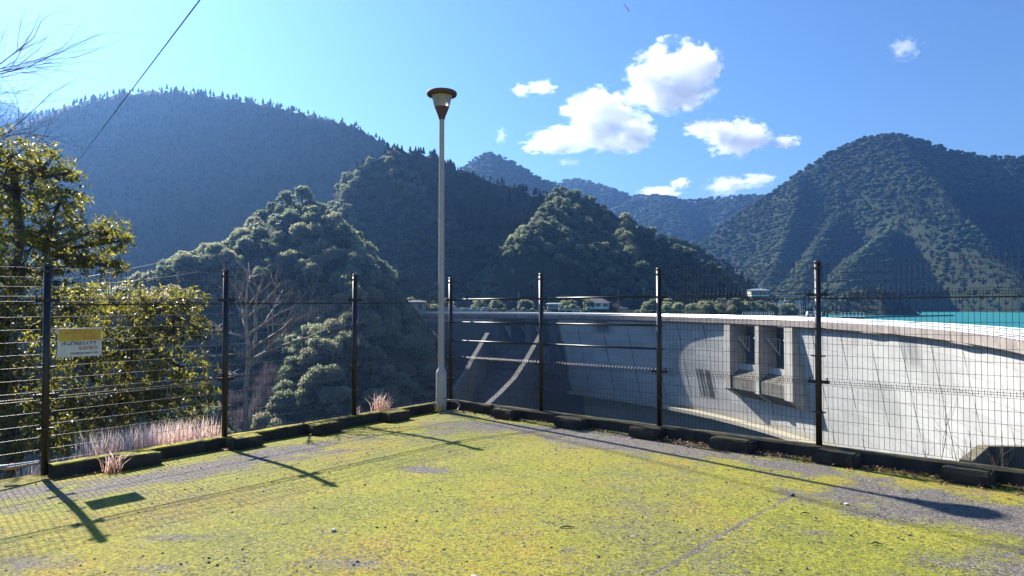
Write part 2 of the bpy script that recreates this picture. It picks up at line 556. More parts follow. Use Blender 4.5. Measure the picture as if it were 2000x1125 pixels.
    pk = ramp(nt, patch, [(0.38, (0.25, 0.25, 0.25)), (0.62, (1, 1, 1))])
    col = mix(nt, math_(nt, 'MULTIPLY', cells(62, 0.86, 0.90), math_(nt, 'MULTIPLY', pk, 0.8)), col, (0.035, 0.032, 0.022))
    col = mix(nt, math_(nt, 'MULTIPLY', cells(85, 0.84, 0.90), math_(nt, 'MULTIPLY', pk, math_(nt, 'SUBTRACT', 0.75, math_(nt, 'MULTIPLY', mask, 0.5)))), col, (0.42, 0.37, 0.31))
    col = mix(nt, math_(nt, 'MULTIPLY', cells(38, 0.93, 0.95), 0.7), col, (0.05, 0.05, 0.03))
    col = mix(nt, math_(nt, 'MULTIPLY', cells(48, 0.80, 0.92), math_(nt, 'MULTIPLY', mask, 0.55)), col, (0.42, 0.40, 0.05))
    nt.links.new(col, b.inputs['Base Color'])
    b.inputs['Roughness'].default_value = 0.9
    b.inputs['Specular IOR Level'].default_value = 0.25
    h = math_(nt, 'ADD', math_(nt, 'MULTIPLY', noise(nt, p, 90, 4, 0.8), 0.9), math_(nt, 'MULTIPLY', wv.outputs['Distance'], -0.8))
    h = math_(nt, 'ADD', h, math_(nt, 'MULTIPLY', mask, 0.25))
    bump(nt, b, h, 0.85, 0.008)
    return m


M['asphalt'] = asphalt()


def terrain_mat():
    m, nt, b = new_mat('forest_floor')
    p = objco(nt)
    n = noise(nt, p, 0.08, 6, 0.7)
    c = ramp(nt, n, [(0.3, (0.020, 0.030, 0.016)), (0.6, (0.034, 0.045, 0.022)), (0.8, (0.048, 0.054, 0.030))])
    nt.links.new(c, b.inputs['Base Color'])
    b.inputs['Roughness'].default_value = 0.95
    b.inputs['Specular IOR Level'].default_value = 0.1
    bump(nt, b, noise(nt, p, 0.3, 8, 0.7), 1.0, 2.0)
    return m


M['terrain'] = terrain_mat()


def water_mat():
    m, nt, b = new_mat('lake_water')
    p = objco(nt)
    n = noise(nt, mapping(nt, p, (0.004, 0.02, 1)), 1, 4)
    nt.links.new(ramp(nt, n, [(0.35, (0.018, 0.155, 0.175)), (0.65, (0.032, 0.21, 0.215))]), b.inputs['Base Color'])
    b.inputs['Roughness'].default_value = 0.5
    b.inputs['Specular IOR Level'].default_value = 0.12
    bump(nt, b, noise(nt, p, 0.6, 4, 0.6), 0.25, 0.3)
    return m


M['water'] = water_mat()
M['evergreen'] = foliage('evergreen_leaf', [(0.0, (0.045, 0.052, 0.028)), (0.4, (0.085, 0.092, 0.045)), (0.75, (0.145, 0.14, 0.06)), (1.0, (0.24, 0.21, 0.085))], (0.95, 0.86, 0.30), 0.50, 0.38, 0.6, 0.9)
M['hill_leaf'] = foliage('hill_foliage', [(0.0, (0.035, 0.052, 0.035)), (0.35, (0.08, 0.103, 0.066)), (0.7, (0.135, 0.155, 0.105)), (0.9, (0.19, 0.195, 0.15)), (1.0, (0.21, 0.165, 0.14))], (0.72, 0.74, 0.50), 0.50, 0.5, 0.4, 0.06)
M['far_leaf'] = foliage('far_foliage', [(0.0, (0.030, 0.050, 0.030)), (0.35, (0.052, 0.078, 0.042)), (0.7, (0.082, 0.106, 0.055)), (1.0, (0.12, 0.12, 0.08))], (0.5, 0.54, 0.24), 0.25, 0.8, 0.08, 0.02)
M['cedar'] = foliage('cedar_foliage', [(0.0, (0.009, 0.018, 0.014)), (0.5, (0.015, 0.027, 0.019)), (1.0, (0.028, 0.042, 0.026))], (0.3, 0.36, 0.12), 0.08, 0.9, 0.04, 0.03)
M['bare_crown'] = foliage('bare_twigs', [(0.0, (0.09, 0.078, 0.078)), (0.5, (0.15, 0.13, 0.13)), (1.0, (0.22, 0.19, 0.19))], (0.3, 0.25, 0.25), 0.2, 0.7, 0.2, 0.2)
M['dry_grass'] = foliage('dry_grass_blade', [(0.0, (0.30, 0.16, 0.11)), (0.5, (0.50, 0.34, 0.28)), (1.0, (0.78, 0.70, 0.66))], (0.36, 0.32, 0.30), 0.45, 0.5, 0.3, 8)
M['litter'] = foliage('leaf_litter', [(0.0, (0.06, 0.025, 0.015)), (0.5, (0.17, 0.07, 0.04)), (1.0, (0.32, 0.20, 0.12))], (0.3, 0.2, 0.1), 0.2, 0.6, 0.3, 9)
M['pebble'] = simple('pebble', (0.05, 0.045, 0.045), 0.8, 0.0, (0.12, 0.11, 0.10), 14)

# ------------------------------------------------------------------ layout constants
CX, CY = -1.01, 11.65                       # fence corner
UL = Vector((-0.624, -0.7815)).normalized()  # along the left fence, from the corner
UR = Vector((0.743, -0.669)).normalized()    # along the right fence
INV = np.linalg.inv(np.array([[UL.x, UR.x], [UL.y, UR.y]]))


def ab(x, y):
    dx, dy = np.asarray(x) - CX, np.asarray(y) - CY
    return INV[0, 0] * dx + INV[0, 1] * dy, INV[1, 0] * dx + INV[1, 1] * dy


def kerb_top(x):
    return -1.572 + 0.0083 * (x + 1.0)


def ground_z(x, y):
    a, b = ab(x, y)
    d = np.clip(np.minimum(a, b) / 2.5, 0, 1)
    d = d * d * (3 - 2 * d)
    return -1.705 + 0.0083 * (np.asarray(x) + 1.0) * (1 - d) + 0.10 * d


def on_fence(px, U, inset=0.0, side=0):
    """distance along fence line from the corner where the ray of column px meets it"""
    r = (px - 1000.0) / F
    N = Vector((-U.y, U.x))
    if N.dot(Vector((0, 0)) - Vector((CX, CY))) < 0: N = -N   # inward normal
    ox, oy = CX + N.x * inset, CY + N.y * inset
    s = (ox - r * oy) / (r * U.y - U.x)
    return s, Vector((ox + U.x * s, oy + U.y * s))


# dam arc
DC = (-120.0, 167.0)
DR = 200.0
LAKE = -11.0


def dam_pt(th, r, z):
    return Vector((DC[0] + r * math.cos(th), DC[1] + r * math.sin(th), z))


# ------------------------------------------------------------------ terrain
def ridge_pts(lst, canopy=9.0):
    out = []
    for px, py, Z in lst:
        p = P(px, py, Z)
        out.append((p.x, p.y, p.z - canopy))
    return np.array(out)


RIDGES = [
    # (points, slope, gully amplitude, gully wavelength)
    dict(n='A', p=ridge_pts([(-1100, 330, 900), (-500, 300, 860), (-200, 285, 860), (-40, 262, 880), (60, 226, 900), (150, 192, 910), (240, 172, 920), (340, 168, 930), (430, 180, 930), (520, 195, 920), (600, 214, 900), (690, 236, 870), (740, 264, 850), (820, 320, 820), (920, 380, 800)], 4), g=1.08, ga=0.10, gl=130),
    dict(n='C', p=ridge_pts([(640, 420, 520), (660, 352, 520), (700, 312, 520), (770, 274, 530), (840, 288, 545), (900, 320, 560), (960, 340, 565), (1040, 366, 560), (1120, 368, 545), (1200, 404, 525), (1260, 446, 505), (1330, 474, 490), (1390, 512, 475), (1430, 548, 462), (1455, 580, 450)], 4), g=1.25, ga=0.12, gl=70),
    dict(n='C2', p=ridge_pts([(1110, 376, 530), (1075, 388, 490), (1040, 414, 455), (1008, 452, 434), (992, 500, 420), (990, 550, 411)], 7), g=0.75, g2=1.2, ga=0.30, gl=15),
    dict(n='C3', p=ridge_pts([(1215, 420, 515), (1225, 450, 480), (1250, 500, 445), (1275, 545, 420)]), g=1.2, g2=0.8, ga=0.1, gl=30),
    dict(n='B', p=ridge_pts([(545, 370, 338), (590, 356, 338), (640, 384, 342), (690, 436, 348), (745, 496, 356), (790, 545, 366), (830, 590, 372)], 8), g=1.0, ga=0.2, gl=28),
    dict(n='B3', p=ridge_pts([(600, 362, 336), (645, 395, 322), (690, 450, 306), (700, 500, 292), (695, 535, 280), (690, 600, 268)], 8), g=1.2, g2=0.5, ga=0.30, gl=17),
    dict(n='B2', p=ridge_pts([(812, 600, 345), (760, 562, 322), (700, 560, 306), (650, 590, 292), (600, 650, 276), (600, 720, 262), (585, 790, 250), (570, 850, 240)], 8), g=1.35, g2=0.95, ga=0.15, gl=18),
    dict(n='L', p=ridge_pts([(1430, 580, 470), (1480, 590, 500), (1540, 596, 520), (1600, 604, 540), (1640, 611, 560)], 5), g=0.5, ga=0.1, gl=20),
    dict(n='D', p=ridge_pts([(1275, 560, 400), (1330, 560, 385), (1400, 556, 372), (1445, 575, 365), (1470, 600, 360)], 7), g=0.8, ga=0.1, gl=20),
    dict(n='G', p=ridge_pts([(1150, 400, 760), (1260, 440, 740), (1330, 448, 735), (1390, 480, 725), (1450, 520, 715), (1500, 560, 705), (1540, 600, 700)]), g=0.8, ga=0.12, gl=60),
    dict(n='E', p=ridge_pts([(1330, 500, 1500), (1400, 440, 1500), (1450, 404, 1500), (1500, 374, 1500), (1560, 330, 1500), (1630, 284, 1500), (1690, 260, 1500), (1750, 254, 1500), (1800, 266, 1480), (1860, 286, 1460), (1920, 297, 1450), (2000, 300, 1430), (2150, 290, 1400), (2500, 320, 1350), (3000, 400, 1250)]), g=0.68, ga=0.24, gl=150),
    dict(n='E2', p=ridge_pts([(1700, 270, 1490), (1770, 350, 1350), (1790, 395, 1270), (1740, 440, 1200), (1690, 480, 1130), (1655, 520, 1060), (1640, 565, 1000)]), g=0.72, ga=0.12, gl=80),
    dict(n='E3', p=ridge_pts([(1560, 335, 1480), (1545, 420, 1360), (1520, 490, 1260), (1500, 550, 1180)]), g=0.75, ga=0.12, gl=70),
    dict(n='E4', p=ridge_pts([(1640, 290, 1480), (1640, 400, 1360), (1590, 480, 1230), (1560, 560, 1080)]), g=0.8, ga=0.12, gl=70),
    dict(n='E5', p=ridge_pts([(1930, 300, 1440), (1960, 400, 1280), (2020, 480, 1150), (2060, 560, 1050)]), g=0.8, ga=0.12, gl=70),
    dict(n='Fh', p=ridge_pts([(1600, 600, 745), (1650, 556, 730), (1720, 546, 718), (1775, 580, 708), (1815, 608, 700)], 7), g=0.7, ga=0.1, gl=30),
    dict(n='H', p=ridge_pts([(1000, 400, 2600), (1060, 362, 2600), (1100, 350, 2600), (1130, 346, 2600), (1180, 362, 2600), (1240, 380, 2550), (1290, 378, 2500), (1340, 388, 2500), (1390, 384, 2480), (1440, 377, 2450), (1490, 378, 2450), (1560, 400, 2450), (1700, 420, 2400)]), g=0.55, ga=0.5, gl=170),
    dict(n='I', p=ridge_pts([(840, 370, 1600), (880, 340, 1600), (930, 302, 1600), (958, 290, 1600), (1000, 308, 1600), (1060, 344, 1600), (1130, 378, 1600), (1250, 440, 1600), (1300, 480, 1600)]), g=0.7, ga=0.25, gl=120),
    dict(n='J', p=ridge_pts([(-400, 240, 1500), (-60, 225, 1500), (60, 213, 1500), (140, 205, 1480), (230, 230, 1460), (350, 280, 1440)]), g=0.7, ga=0.2, gl=120),
    dict(n='J2', p=ridge_pts([(-300, 120, 2300), (-60, 175, 2300), (10, 192, 2300), (45, 212, 2280), (90, 250, 2250)]), g=0.7, ga=0.2, gl=120),
    dict(n='K', p=np.array([(14, -4, -2.2), (34, 22, -4.0), (48, 44, -5.2), (60, 60, -5.5), (90, 50, 5), (200, 40, 60)]), g=1.1, ga=0.05, gl=9),
]


def seg_dist(x, y, pts):
    best = np.full(x.shape, 1e9); zc = np.zeros(x.shape); tt = np.zeros(x.shape); side = np.ones(x.shape)
    acc = 0.0
    for i in range(len(pts) - 1):
        a, b = pts[i], pts[i + 1]
        dx, dy = b[0] - a[0], b[1] - a[1]
        L = math.hypot(dx, dy)
        t = np.clip(((x - a[0]) * dx + (y - a[1]) * dy) / (L * L), 0, 1)
        qx, qy = a[0] + t * dx, a[1] + t * dy
        d = np.hypot(x - qx, y - qy)
        m = d < best
        best = np.where(m, d, best)
        zc = np.where(m, a[2] + t * (b[2] - a[2]), zc)
        tt = np.where(m, acc + t * L, tt)
        side = np.where(m, np.sign((x - a[0]) * dy - (y - a[1]) * dx), side)
        acc += L
    return best, zc, tt, side


def height(x, y):
    rd = np.hypot(x - DC[0], y - DC[1])
    base = np.where(rd < 214, -96.0, -45.0)
    base = base + fbm(x / 60, y / 60, oct=3, seed=5) * 5
    H = base
    for k, R in enumerate(RIDGES):
        d, zc, t, side = seg_dist(x, y, R['p'])
        gl = vnoise(t / R['gl'] + side * 40, d / (R['gl'] * 4), seed=31 + k) + 0.5 * vnoise(t / R['gl'] * 2.3 + side * 9, d / (R['gl'] * 3), seed=77 + k)
        h = zc - np.where(side > 0, R.get('g2', R['g']), R['g']) * d + gl * R['ga'] * np.minimum(d, R['gl'] * 2.2)
        h = h + fbm(x / 25, y / 25, oct=3, seed=3 + k) * np.minimum(d * 0.06, 5)
        # smooth maximum
        kk = 5.0 if R['n'] != 'K' else 0.5
        m = np.clip(0.5 + 0.5 * (h - H) / kk, 0, 1)
        H = H * (1 - m) + h * m + kk * m * (1 - m) * 0.6
    # far bank terrace with the road and the house
    d, _, t, _ = seg_dist(x, y, np.array([(-110, 372, 0), (-60, 388, 0), (-30, 398, 0), (20, 400, 0), (75, 395, 0), (98, 372, 0)]))
    w = np.clip((26 - d) / 10, 0, 1)
    w = w * w * (3 - 2 * w)
    H = H * (1 - w) + (-3.2) * w
    # platform and the steep bank under the fences
    a, b = ab(x, y)
    d = np.hypot(np.maximum(-a, 0), np.maximum(-b, 0))
    sl = np.where(b < -0.02, 0.85, 1.35)
    hk = -1.93 - np.maximum(d - 0.9, 0) * sl - np.clip(d, 0, 0.9) * 0.12 + fbm(x / 2.5, y / 2.5, oct=3, seed=91) * 0.10 * np.clip(d - 0.5, 0, 4)
    H = np.where((a > 0) & (b > 0), -2.3, np.maximum(H, hk))
    # keep the hill off the dam's crest
    return H


NA, NR = 760, 620
ang = np.linspace(math.radians(-64), math.radians(62), NA)
rad = np.exp(np.linspace(math.log(4.0), math.log(3600.0), NR))
AG, RG = np.meshgrid(ang, rad, indexing='ij')
TX, TY = RG * np.sin(AG), RG * np.cos(AG)
TZ = height(TX, TY)
# dam is bedded into the rock: nothing of the hill may stand in front of its wall on the near side
i0 = np.arange(NA - 1)[:, None] * NR + np.arange(NR - 1)[None, :]
q = np.stack([i0, i0 + NR, i0 + NR + 1, i0 + 1], -1).reshape(-1, 4)
me = np_mesh('hillside_terrain', np.stack([TX, TY, TZ], -1).reshape(-1, 3), [q[:, ::-1]], smooth=True)
tag(mobj('terrain', me, M['terrain']), 'forested valley sides and mountains around the dam', 'terrain', kind='structure')

# elevation angle horizon, for planting only what can be seen
EL = TZ / np.maximum(RG, 1)
HOR = np.maximum.accumulate(EL, axis=1)
HOR = np.concatenate([np.full((NA, 1), -9.0), HOR[:, :-1]], axis=1)


def tindex(x, y):
    r = np.hypot(x, y); a = np.arctan2(x, y)
    ia = np.clip(np.round((a - ang[0]) / (ang[1] - ang[0])).astype(int), 0, NA - 1)
    ir = np.clip(np.floor((np.log(r) - math.log(4.0)) / (math.log(3600 / 4.0)) * (NR - 1)).astype(int), 0, NR - 1)
    return ia, ir


# ------------------------------------------------------------------ lake
lv = [(DC[0] + 209 * math.cos(t), DC[1] + 209 * math.sin(t), LAKE) for t in np.radians(np.linspace(-32, 78, 56))]
lv2 = [(20, 470, LAKE), (60, 1300, LAKE), (900, 2400, LAKE), (2600, 1900, LAKE), (2600, -200, LAKE)]
mb = MB(); mb.add(lv + lv2, [tuple(range(len(lv) + len(lv2)))])
lake = mb.build('lake', M['water'])
tag(lake, 'turquoise reservoir water behind the dam', 'lake', kind='structure')

# ------------------------------------------------------------------ forests
def ico(sub=1):
    import bmesh
    bm = bmesh.new()
    bmesh.ops.create_icosphere(bm, subdivisions=sub, radius=1.0)
    V = np.array([v.co[:] for v in bm.verts]); Fc = np.array([[v.index for v in f.verts] for f in bm.faces])
    bm.free()
    return V, Fc


def quads_at(cent, nrm, size, rs, aspect=0.7):
    n = len(cent)
    nrm = nrm / (np.linalg.norm(nrm, axis=1, keepdims=True) + 1e-9)
    r = rs.normal(size=(n, 3))
    a = np.cross(nrm, r); a /= np.linalg.norm(a, axis=1, keepdims=True) + 1e-9
    b = np.cross(nrm, a)
    s = size[:, None] if np.ndim(size) else size
    a, b = a * s, b * s * aspect
    V = np.stack([cent - a, cent - b * 0.9 + a * 0.1, cent + a, cent + b * 0.9 - a * 0.1], 1).reshape(-1, 3)
    Fq = np.arange(4 * n).reshape(-1, 4)
    return V, Fq


def crown_proto(seed, nl=9, per=30, leaf=0.11, squash=0.75, core_sub=2, trunk=True):
    """unit crown: lumps of leaf sprays round a dark core, base at z=0, top about 1.6, radius about 1"""
    rs = np.random.RandomState(seed)
    Vs, Fs, Ft, n0 = [], [], [], 0
    tint = []
    cents = []
    for i in range(nl):
        w = i * 2.399 + rs.uniform(0, 0.8)
        h = (i + 0.5) / nl * 1.02
        r = math.sqrt(max(0.03, 1 - (h * 0.92) ** 2)) * rs.uniform(0.5, 0.78)
        q_ = 1.0 if nl < 12 else 0.78
        cents.append((r * math.cos(w), r * math.sin(w), 0.5 + h * squash * 0.78, rs.uniform(0.30, 0.50) * q_))
    cents.append((0, 0, 0.6 + 0.45 * squash, 0.55))
    iv, if_ = ico(core_sub)
    for (x, y, z, r) in cents:
        V = iv * (r * 0.66) * np.array([1, 1, 0.8])
        V = V * (1 + 0.25 * vnoise(V[:, 0] * 5 + x * 9, V[:, 1] * 5, V[:, 2] * 5, seed)[:, None]) + np.array([x, y, z])
        Vs.append(V); Ft.append(if_ + n0); n0 += len(V); tint.append(np.full(len(V), -0.12))
        d = rs.normal(size=(per, 3)); d[:, 2] = np.abs(d[:, 2]) * 0.9 - 0.25
        d /= np.linalg.norm(d, axis=1, keepdims=True)
        c = d * r * rs.uniform(0.62, 1.28, (per, 1)) * np.array([1, 1, 0.8]) + np.array([x, y, z])
        nn = d + rs.normal(size=(per, 3)) * 0.7 + np.array([0, 0, 0.35])
        V, Q = quads_at(c, nn, leaf * rs.uniform(0.6, 1.5, per), rs)
        Vs.append(V); Fs.append(Q + n0); n0 += len(V); tint.append(np.repeat(rs.uniform(-0.1, 0.22, per), 4))
    if trunk:
        mb = MB(); mb.tube([(0, 0, -0.5), (0.03, 0, 0.3), (0.0, 0.02, 0.9)], [0.07, 0.055, 0.03], 5)
        Vs.append(np.array(mb.v)); Fs.append(np.array([f for f in mb.f if len(f) == 4]) + n0); n0 += len(mb.v); tint.append(np.full(len(mb.v), -0.2))
    return np.concatenate(Vs), [np.concatenate(Fs), np.concatenate(Ft)], np.concatenate(tint)


def far_proto(seed, per=16, leaf=0.30):
    rs = np.random.RandomState(seed)
    iv, if_ = ico(2)
    V = iv * np.array([0.98, 0.98, 0.80])
    V = V * (1 + 0.30 * vnoise(iv[:, 0] * 2.6, iv[:, 1] * 2.6, iv[:, 2] * 2.6, seed)[:, None]) + np.array([0, 0, 0.75])
    d = rs.normal(size=(per, 3)); d[:, 2] = np.abs(d[:, 2]); d /= np.linalg.norm(d, axis=1, keepdims=True)
    Q, Fq = quads_at(d * np.array([0.95, 0.95, 0.75]) + np.array([0, 0, 0.75]), d + rs.normal(size=(per, 3)) * 0.4, leaf * rs.uniform(0.7, 1.3, per), rs)
    return np.concatenate([V, Q]), [Fq + len(V), if_], np.concatenate([np.full(len(V), -0.03), np.repeat(rs.uniform(-0.1, 0.2, per), 4)])


def cedar_proto(seed, tiers=5, n=7):
    rs = np.random.RandomState(seed)
    V, Fq = [], []
    for t in range(tiers):
        z0 = 0.35 + t * 0.42; r = 0.62 * (1 - t / tiers * 0.72)
        apex = len(V); V.append((0, 0, z0 + 0.85 * (1 - 0.3 * t / tiers)))
        ring = []
        for k in range(n):
            w = 2 * math.pi * (k + 0.5 * (t % 2)) / n
            rr = r * (1.15 if k % 2 else 0.72) * rs.uniform(0.8, 1.15)
            ring.append(len(V)); V.append((rr * math.cos(w), rr * math.sin(w), z0 + rs.uniform(-0.12, 0.08)))
        for k in range(n): Fq.append((ring[k], ring[(k + 1) % n], apex))
    V = np.array(V) * np.array([0.9, 0.9, 0.40])
    return V, [np.array(Fq)], rs.uniform(-0.1, 0.15, len(V))


def bare_proto(seed, n=110):
    rs = np.random.RandomState(seed)
    d = rs.normal(size=(n, 3)); d[:, 2] = np.abs(d[:, 2]) + 0.25
    d /= np.linalg.norm(d, axis=1, keepdims=True)
    c0 = np.array([0, 0, 0.35]) + d * rs.uniform(0.05, 0.4, (n, 1))
    c1 = np.array([0, 0, 0.35]) + d * rs.uniform(0.8, 1.25, (n, 1)) * np.array([0.85, 0.85, 1.0]) + rs.normal(size=(n, 3)) * 0.08
    s = np.cross(d, rs.normal(size=(n, 3))); s /= np.linalg.norm(s, axis=1, keepdims=True); s *= 0.016
    V = np.stack([c0 - s, c0 + s, c1], 1).reshape(-1, 3)
    mb = MB(); mb.tube([(0, 0, -0.5), (0, 0, 0.6)], [0.05, 0.03], 5)
    Q = np.array([f for f in mb.f if len(f) == 4]) + len(V)
    return np.concatenate([V, np.array(mb.v)]), [np.arange(3 * n).reshape(-1, 3), Q], np.concatenate([np.repeat(rs.uniform(0, 0.5, n), 3), np.full(len(mb.v), 0.1)])


def plant(name, proto, X, Y, Z, SX, SZ, rot, tint, mat, rs):
    """many copies in one mesh (a wood that reads as one mass)"""
    V, Fs, t0 = proto
    n = len(X)
    c, s = np.cos(rot)[:, None], np.sin(rot)[:, None]
    vx, vy, vz = V[None, :, 0] * SX[:, None], V[None, :, 1] * SX[:, None], V[None, :, 2] * SZ[:, None]
    W = np.stack([vx * c - vy * s + X[:, None], vx * s + vy * c + Y[:, None], vz + Z[:, None]], -1).reshape(-1, 3)
    off = (np.arange(n) * len(V))[:, None, None]
    FF = [(f[None] + off).reshape(-1, f.shape[1]) for f in Fs]
    tt = (t0[None, :] + tint[:, None]).ravel()
    return W, FF, tt


def merge(parts):
    Vs, T, F3, F4, n = [], [], [], [], 0
    for W, FF, tt in parts:
        Vs.append(W); T.append(tt)
        for f in FF: (F3 if f.shape[1] == 3 else F4).append(f + n)
        n += len(W)
    return np.concatenate(Vs), [np.concatenate(f) for f in (F4, F3) if f], np.concatenate(T)


near_protos = [crown_proto(s, nl=13, per=34, leaf=0.082, squash=1.0, core_sub=1) for s in (1, 2, 3, 4)]
hero_protos = [crown_proto(s, nl=20, per=110, leaf=0.060, squash=1.05) for s in (5, 6, 7, 8, 9)]
mid_protos = [crown_proto(s, nl=6, per=16, leaf=0.17, core_sub=1, trunk=False) for s in (11, 12, 13)]
far_protos = [far_proto(s) for s in (21, 22, 23)]
cedar_protos = [cedar_proto(s) for s in (31, 32, 33)]
bare_protos = [bare_proto(s) for s in (41, 42)]


def sample(r0, r1, spacing, rs, a0=-64, a1=62):
    """jittered points over an annular sector, constant density per area"""
    area = 0.5 * math.radians(a1 - a0) * (r1 * r1 - r0 * r0)
    n = int(area / (spacing * spacing))
    r = np.sqrt(rs.uniform(r0 * r0, r1 * r1, n)); a = np.radians(rs.uniform(a0, a1, n))
    x, y = r * np.sin(a), r * np.cos(a)
    h = height(x, y)
    ia, ir = tindex(x, y)
    hgt = 9.0
    vis = (h + hgt) / r > HOR[ia, ir] - 0.012
    vis &= (np.abs(x / np.maximum(y, 1)) < 1.0)
    # free of water, dam, terrace
    rd = np.hypot(x - DC[0], y - DC[1])
    lake_side = (rd > 205)
    vis &= ~(lake_side & (h < LAKE + 0.5))
    vis &= ~((rd > 188) & (rd < 216) & (y > 20) & (x > -60) )
    d, _, _, _ = seg_dist(x, y, np.array([(-110, 372, 0), (-60, 388, 0), (-30, 398, 0), (20, 400, 0), (75, 395, 0), (98, 372, 0)]))
    vis &= d > 15
    vis &= r < 3300
    return x[vis], y[vis], h[vis], r[vis]


rs = np.random.RandomState(5)
bands = [(60, 230, 5.0), (230, 600, 4.1), (600, 970, 5.2), (970, 2050, 6.3), (2050, 3250, 12)]
woods = {'near': [], 'far': []}
cands = []
for bi, (r0, r1, sp) in enumerate(bands):
    x, y, h, r = sample(r0, r1, sp, rs)
    n = len(x)
    # cedars: plantation on the big shaded mountain, dark patches on the right mountain, crest of the middle one
    px = 1000 + F * x / y; py = 594 - F * h / y
    kn = fbm(x / 90, y / 90, oct=3, seed=8)
    ced = np.zeros(n, bool)
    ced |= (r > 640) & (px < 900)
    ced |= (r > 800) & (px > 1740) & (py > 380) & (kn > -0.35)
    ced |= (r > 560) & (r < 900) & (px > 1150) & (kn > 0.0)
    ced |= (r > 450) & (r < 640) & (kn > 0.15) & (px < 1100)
    bare = (~ced) & (r < 560) & (fbm(x / 28, y / 28, oct=2, seed=19) > 0.38)
    sz = sp * rs.uniform(0.62, 1.3, n) * (0.80, 0.98, 0.80, 0.78, 0.80)[bi]
    if bi == 0: sz *= 0.85
    tint = np.clip(0.42 + 0.35 * fbm(x / 40, y / 40, oct=3, seed=55) + rs.normal(0, 0.16, n), 0, 1)
    rot = rs.uniform(0, 6.28, n)
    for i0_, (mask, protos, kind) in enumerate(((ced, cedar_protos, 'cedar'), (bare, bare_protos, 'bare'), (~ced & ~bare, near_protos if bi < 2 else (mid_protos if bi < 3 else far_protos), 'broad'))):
        idx = np.nonzero(mask)[0]
        for k in idx:
            pass
        cands.append((bi, kind, idx, x, y, h, r, sz, tint, rot, protos))

# the largest showing broadleaf and bare crowns become single trees, the rest stay a mass
single = []
for ci, (bi, kind, idx, x, y, h, r, sz, tint, rot, protos) in enumerate(cands):
    if bi > 1: continue
    for k in idx:
        px = 1000 + F * x[k] / y[k]
        if -40 < px < 2040:
            ia, ir = tindex(np.array([x[k]]), np.array([y[k]]))
            clear = (h[k] + sz[k]) / r[k] - HOR[ia[0], ir[0]]
            if clear > 0.0:
                single.append((sz[k] / r[k], ci, k))
single.sort(reverse=True)
NB = {'broad': 285, 'bare': 60, 'cedar': 30}
taken = {}
pick = []
for s, ci, k in single:
    kd = cands[ci][1]
    if NB[kd] > 0:
        NB[kd] -= 1
        pick.append((ci, k)); taken.setdefault(ci, set()).add(k)

tree_mesh = {}
def tree_me(kind, j, proto):
    if (kind, j) not in tree_mesh:
        V, Fs, t0 = proto
        me = np_mesh(kind + '_tree', V, Fs, tint=t0 + 0.5)
        me.materials.append({'broad': M['hill_leaf_obj'], 'cedar': M['cedar'], 'bare': M['bare_crown']}[kind])
        tree_mesh[(kind, j)] = me
    return tree_mesh[(kind, j)]


# same foliage, shifted by each tree's own random value
M['hill_leaf_obj'] = M['hill_leaf'].copy()
for nd in M['hill_leaf_obj'].node_tree.nodes:
    if nd.type == 'MATH' and nd.operation == 'MULTIPLY' and nd.inputs[0].is_linked and nd.inputs[0].links[0].from_node.type == 'OBJECT_INFO':
        nd.inputs[1].default_value = 0.4
NAMES = {'broad': ('broadleaf_tree', 'round-crowned evergreen tree in the wood on the slopes across the gorge', 'tree', 'evergreen trees on the slopes beyond the fence'),
         'cedar': ('cedar_tree', 'dark pointed cedar on the wooded slope behind the dam', 'tree', 'pointed cedars on the slope behind the dam'),
         'bare': ('bare_tree', 'leafless mauve-grey tree among the evergreens on the far slope', 'tree', 'leafless trees among the evergreens on the far slope')}
for ci, k in pick:
    bi, kind, idx, x, y, h, r, sz, tint, rot, protos = cands[ci]
    if kind == 'broad': protos = hero_protos
    j = k % len(protos)
    nm, lb, ct, gp = NAMES[kind]
    o = bpy.data.objects.new(nm, tree_me(kind, j, protos[j]))
    hz = sz[k] * {'broad': 0.95, 'cedar': 1.15, 'bare': 1.0}[kind]
    o.location = (x[k], y[k], h[k] + (0.0 if kind != 'cedar' else -0.5)); o.scale = (sz[k] * (0.86 if kind != 'cedar' else 0.75),) * 2 + (hz,); o.rotation_euler = (0, 0, rot[k])
    COL.objects.link(o)
    tag(o, lb, ct, gp)

buckets = {}
for ci, (bi, kind, idx, x, y, h, r, sz, tint, rot, protos) in enumerate(cands):
    keep = np.array([k for k in idx if k not in taken.get(ci, ())], int)
    for j, pr in enumerate(protos):
        kk = keep[keep % len(protos) == j]
        if not len(kk): continue
        key = (kind, 'near' if bi < 2 else ('mid' if bi < 4 else 'far'))
        sxy = sz[kk] * (0.86 if kind != 'cedar' else 0.75)
        szz = sz[kk] * {'broad': 0.95 if bi < 2 else 0.62, 'cedar': 1.2 if bi < 4 else 0.8, 'bare': 1.0}[kind]
        buckets.setdefault(key, []).append(plant('', pr, x[kk], y[kk], h[kk], sxy, szz, rot[kk], tint[kk], None, rs))
WN = {('broad', 'near'): ('broadleaf_forest', 'evergreen broadleaf wood covering the near slopes of the gorge'),
      ('broad', 'mid'): ('mountain_forest', 'evergreen wood covering the mountains behind the lake'),
      ('broad', 'far'): ('distant_forest', 'hazy blue wood on the farthest ridges'),
      ('cedar', 'mid'): ('cedar_forest', 'dark cedar plantation on the shaded mountain'),
      ('cedar', 'near'): ('cedar_wood', 'cedars mixed into the slope behind the dam'),
      ('cedar', 'far'): ('distant_cedar_forest', 'cedars on the far ridge behind the left mountain'),
      ('bare', 'near'): ('leafless_wood', 'leafless mauve-grey undergrowth between the evergreens')}
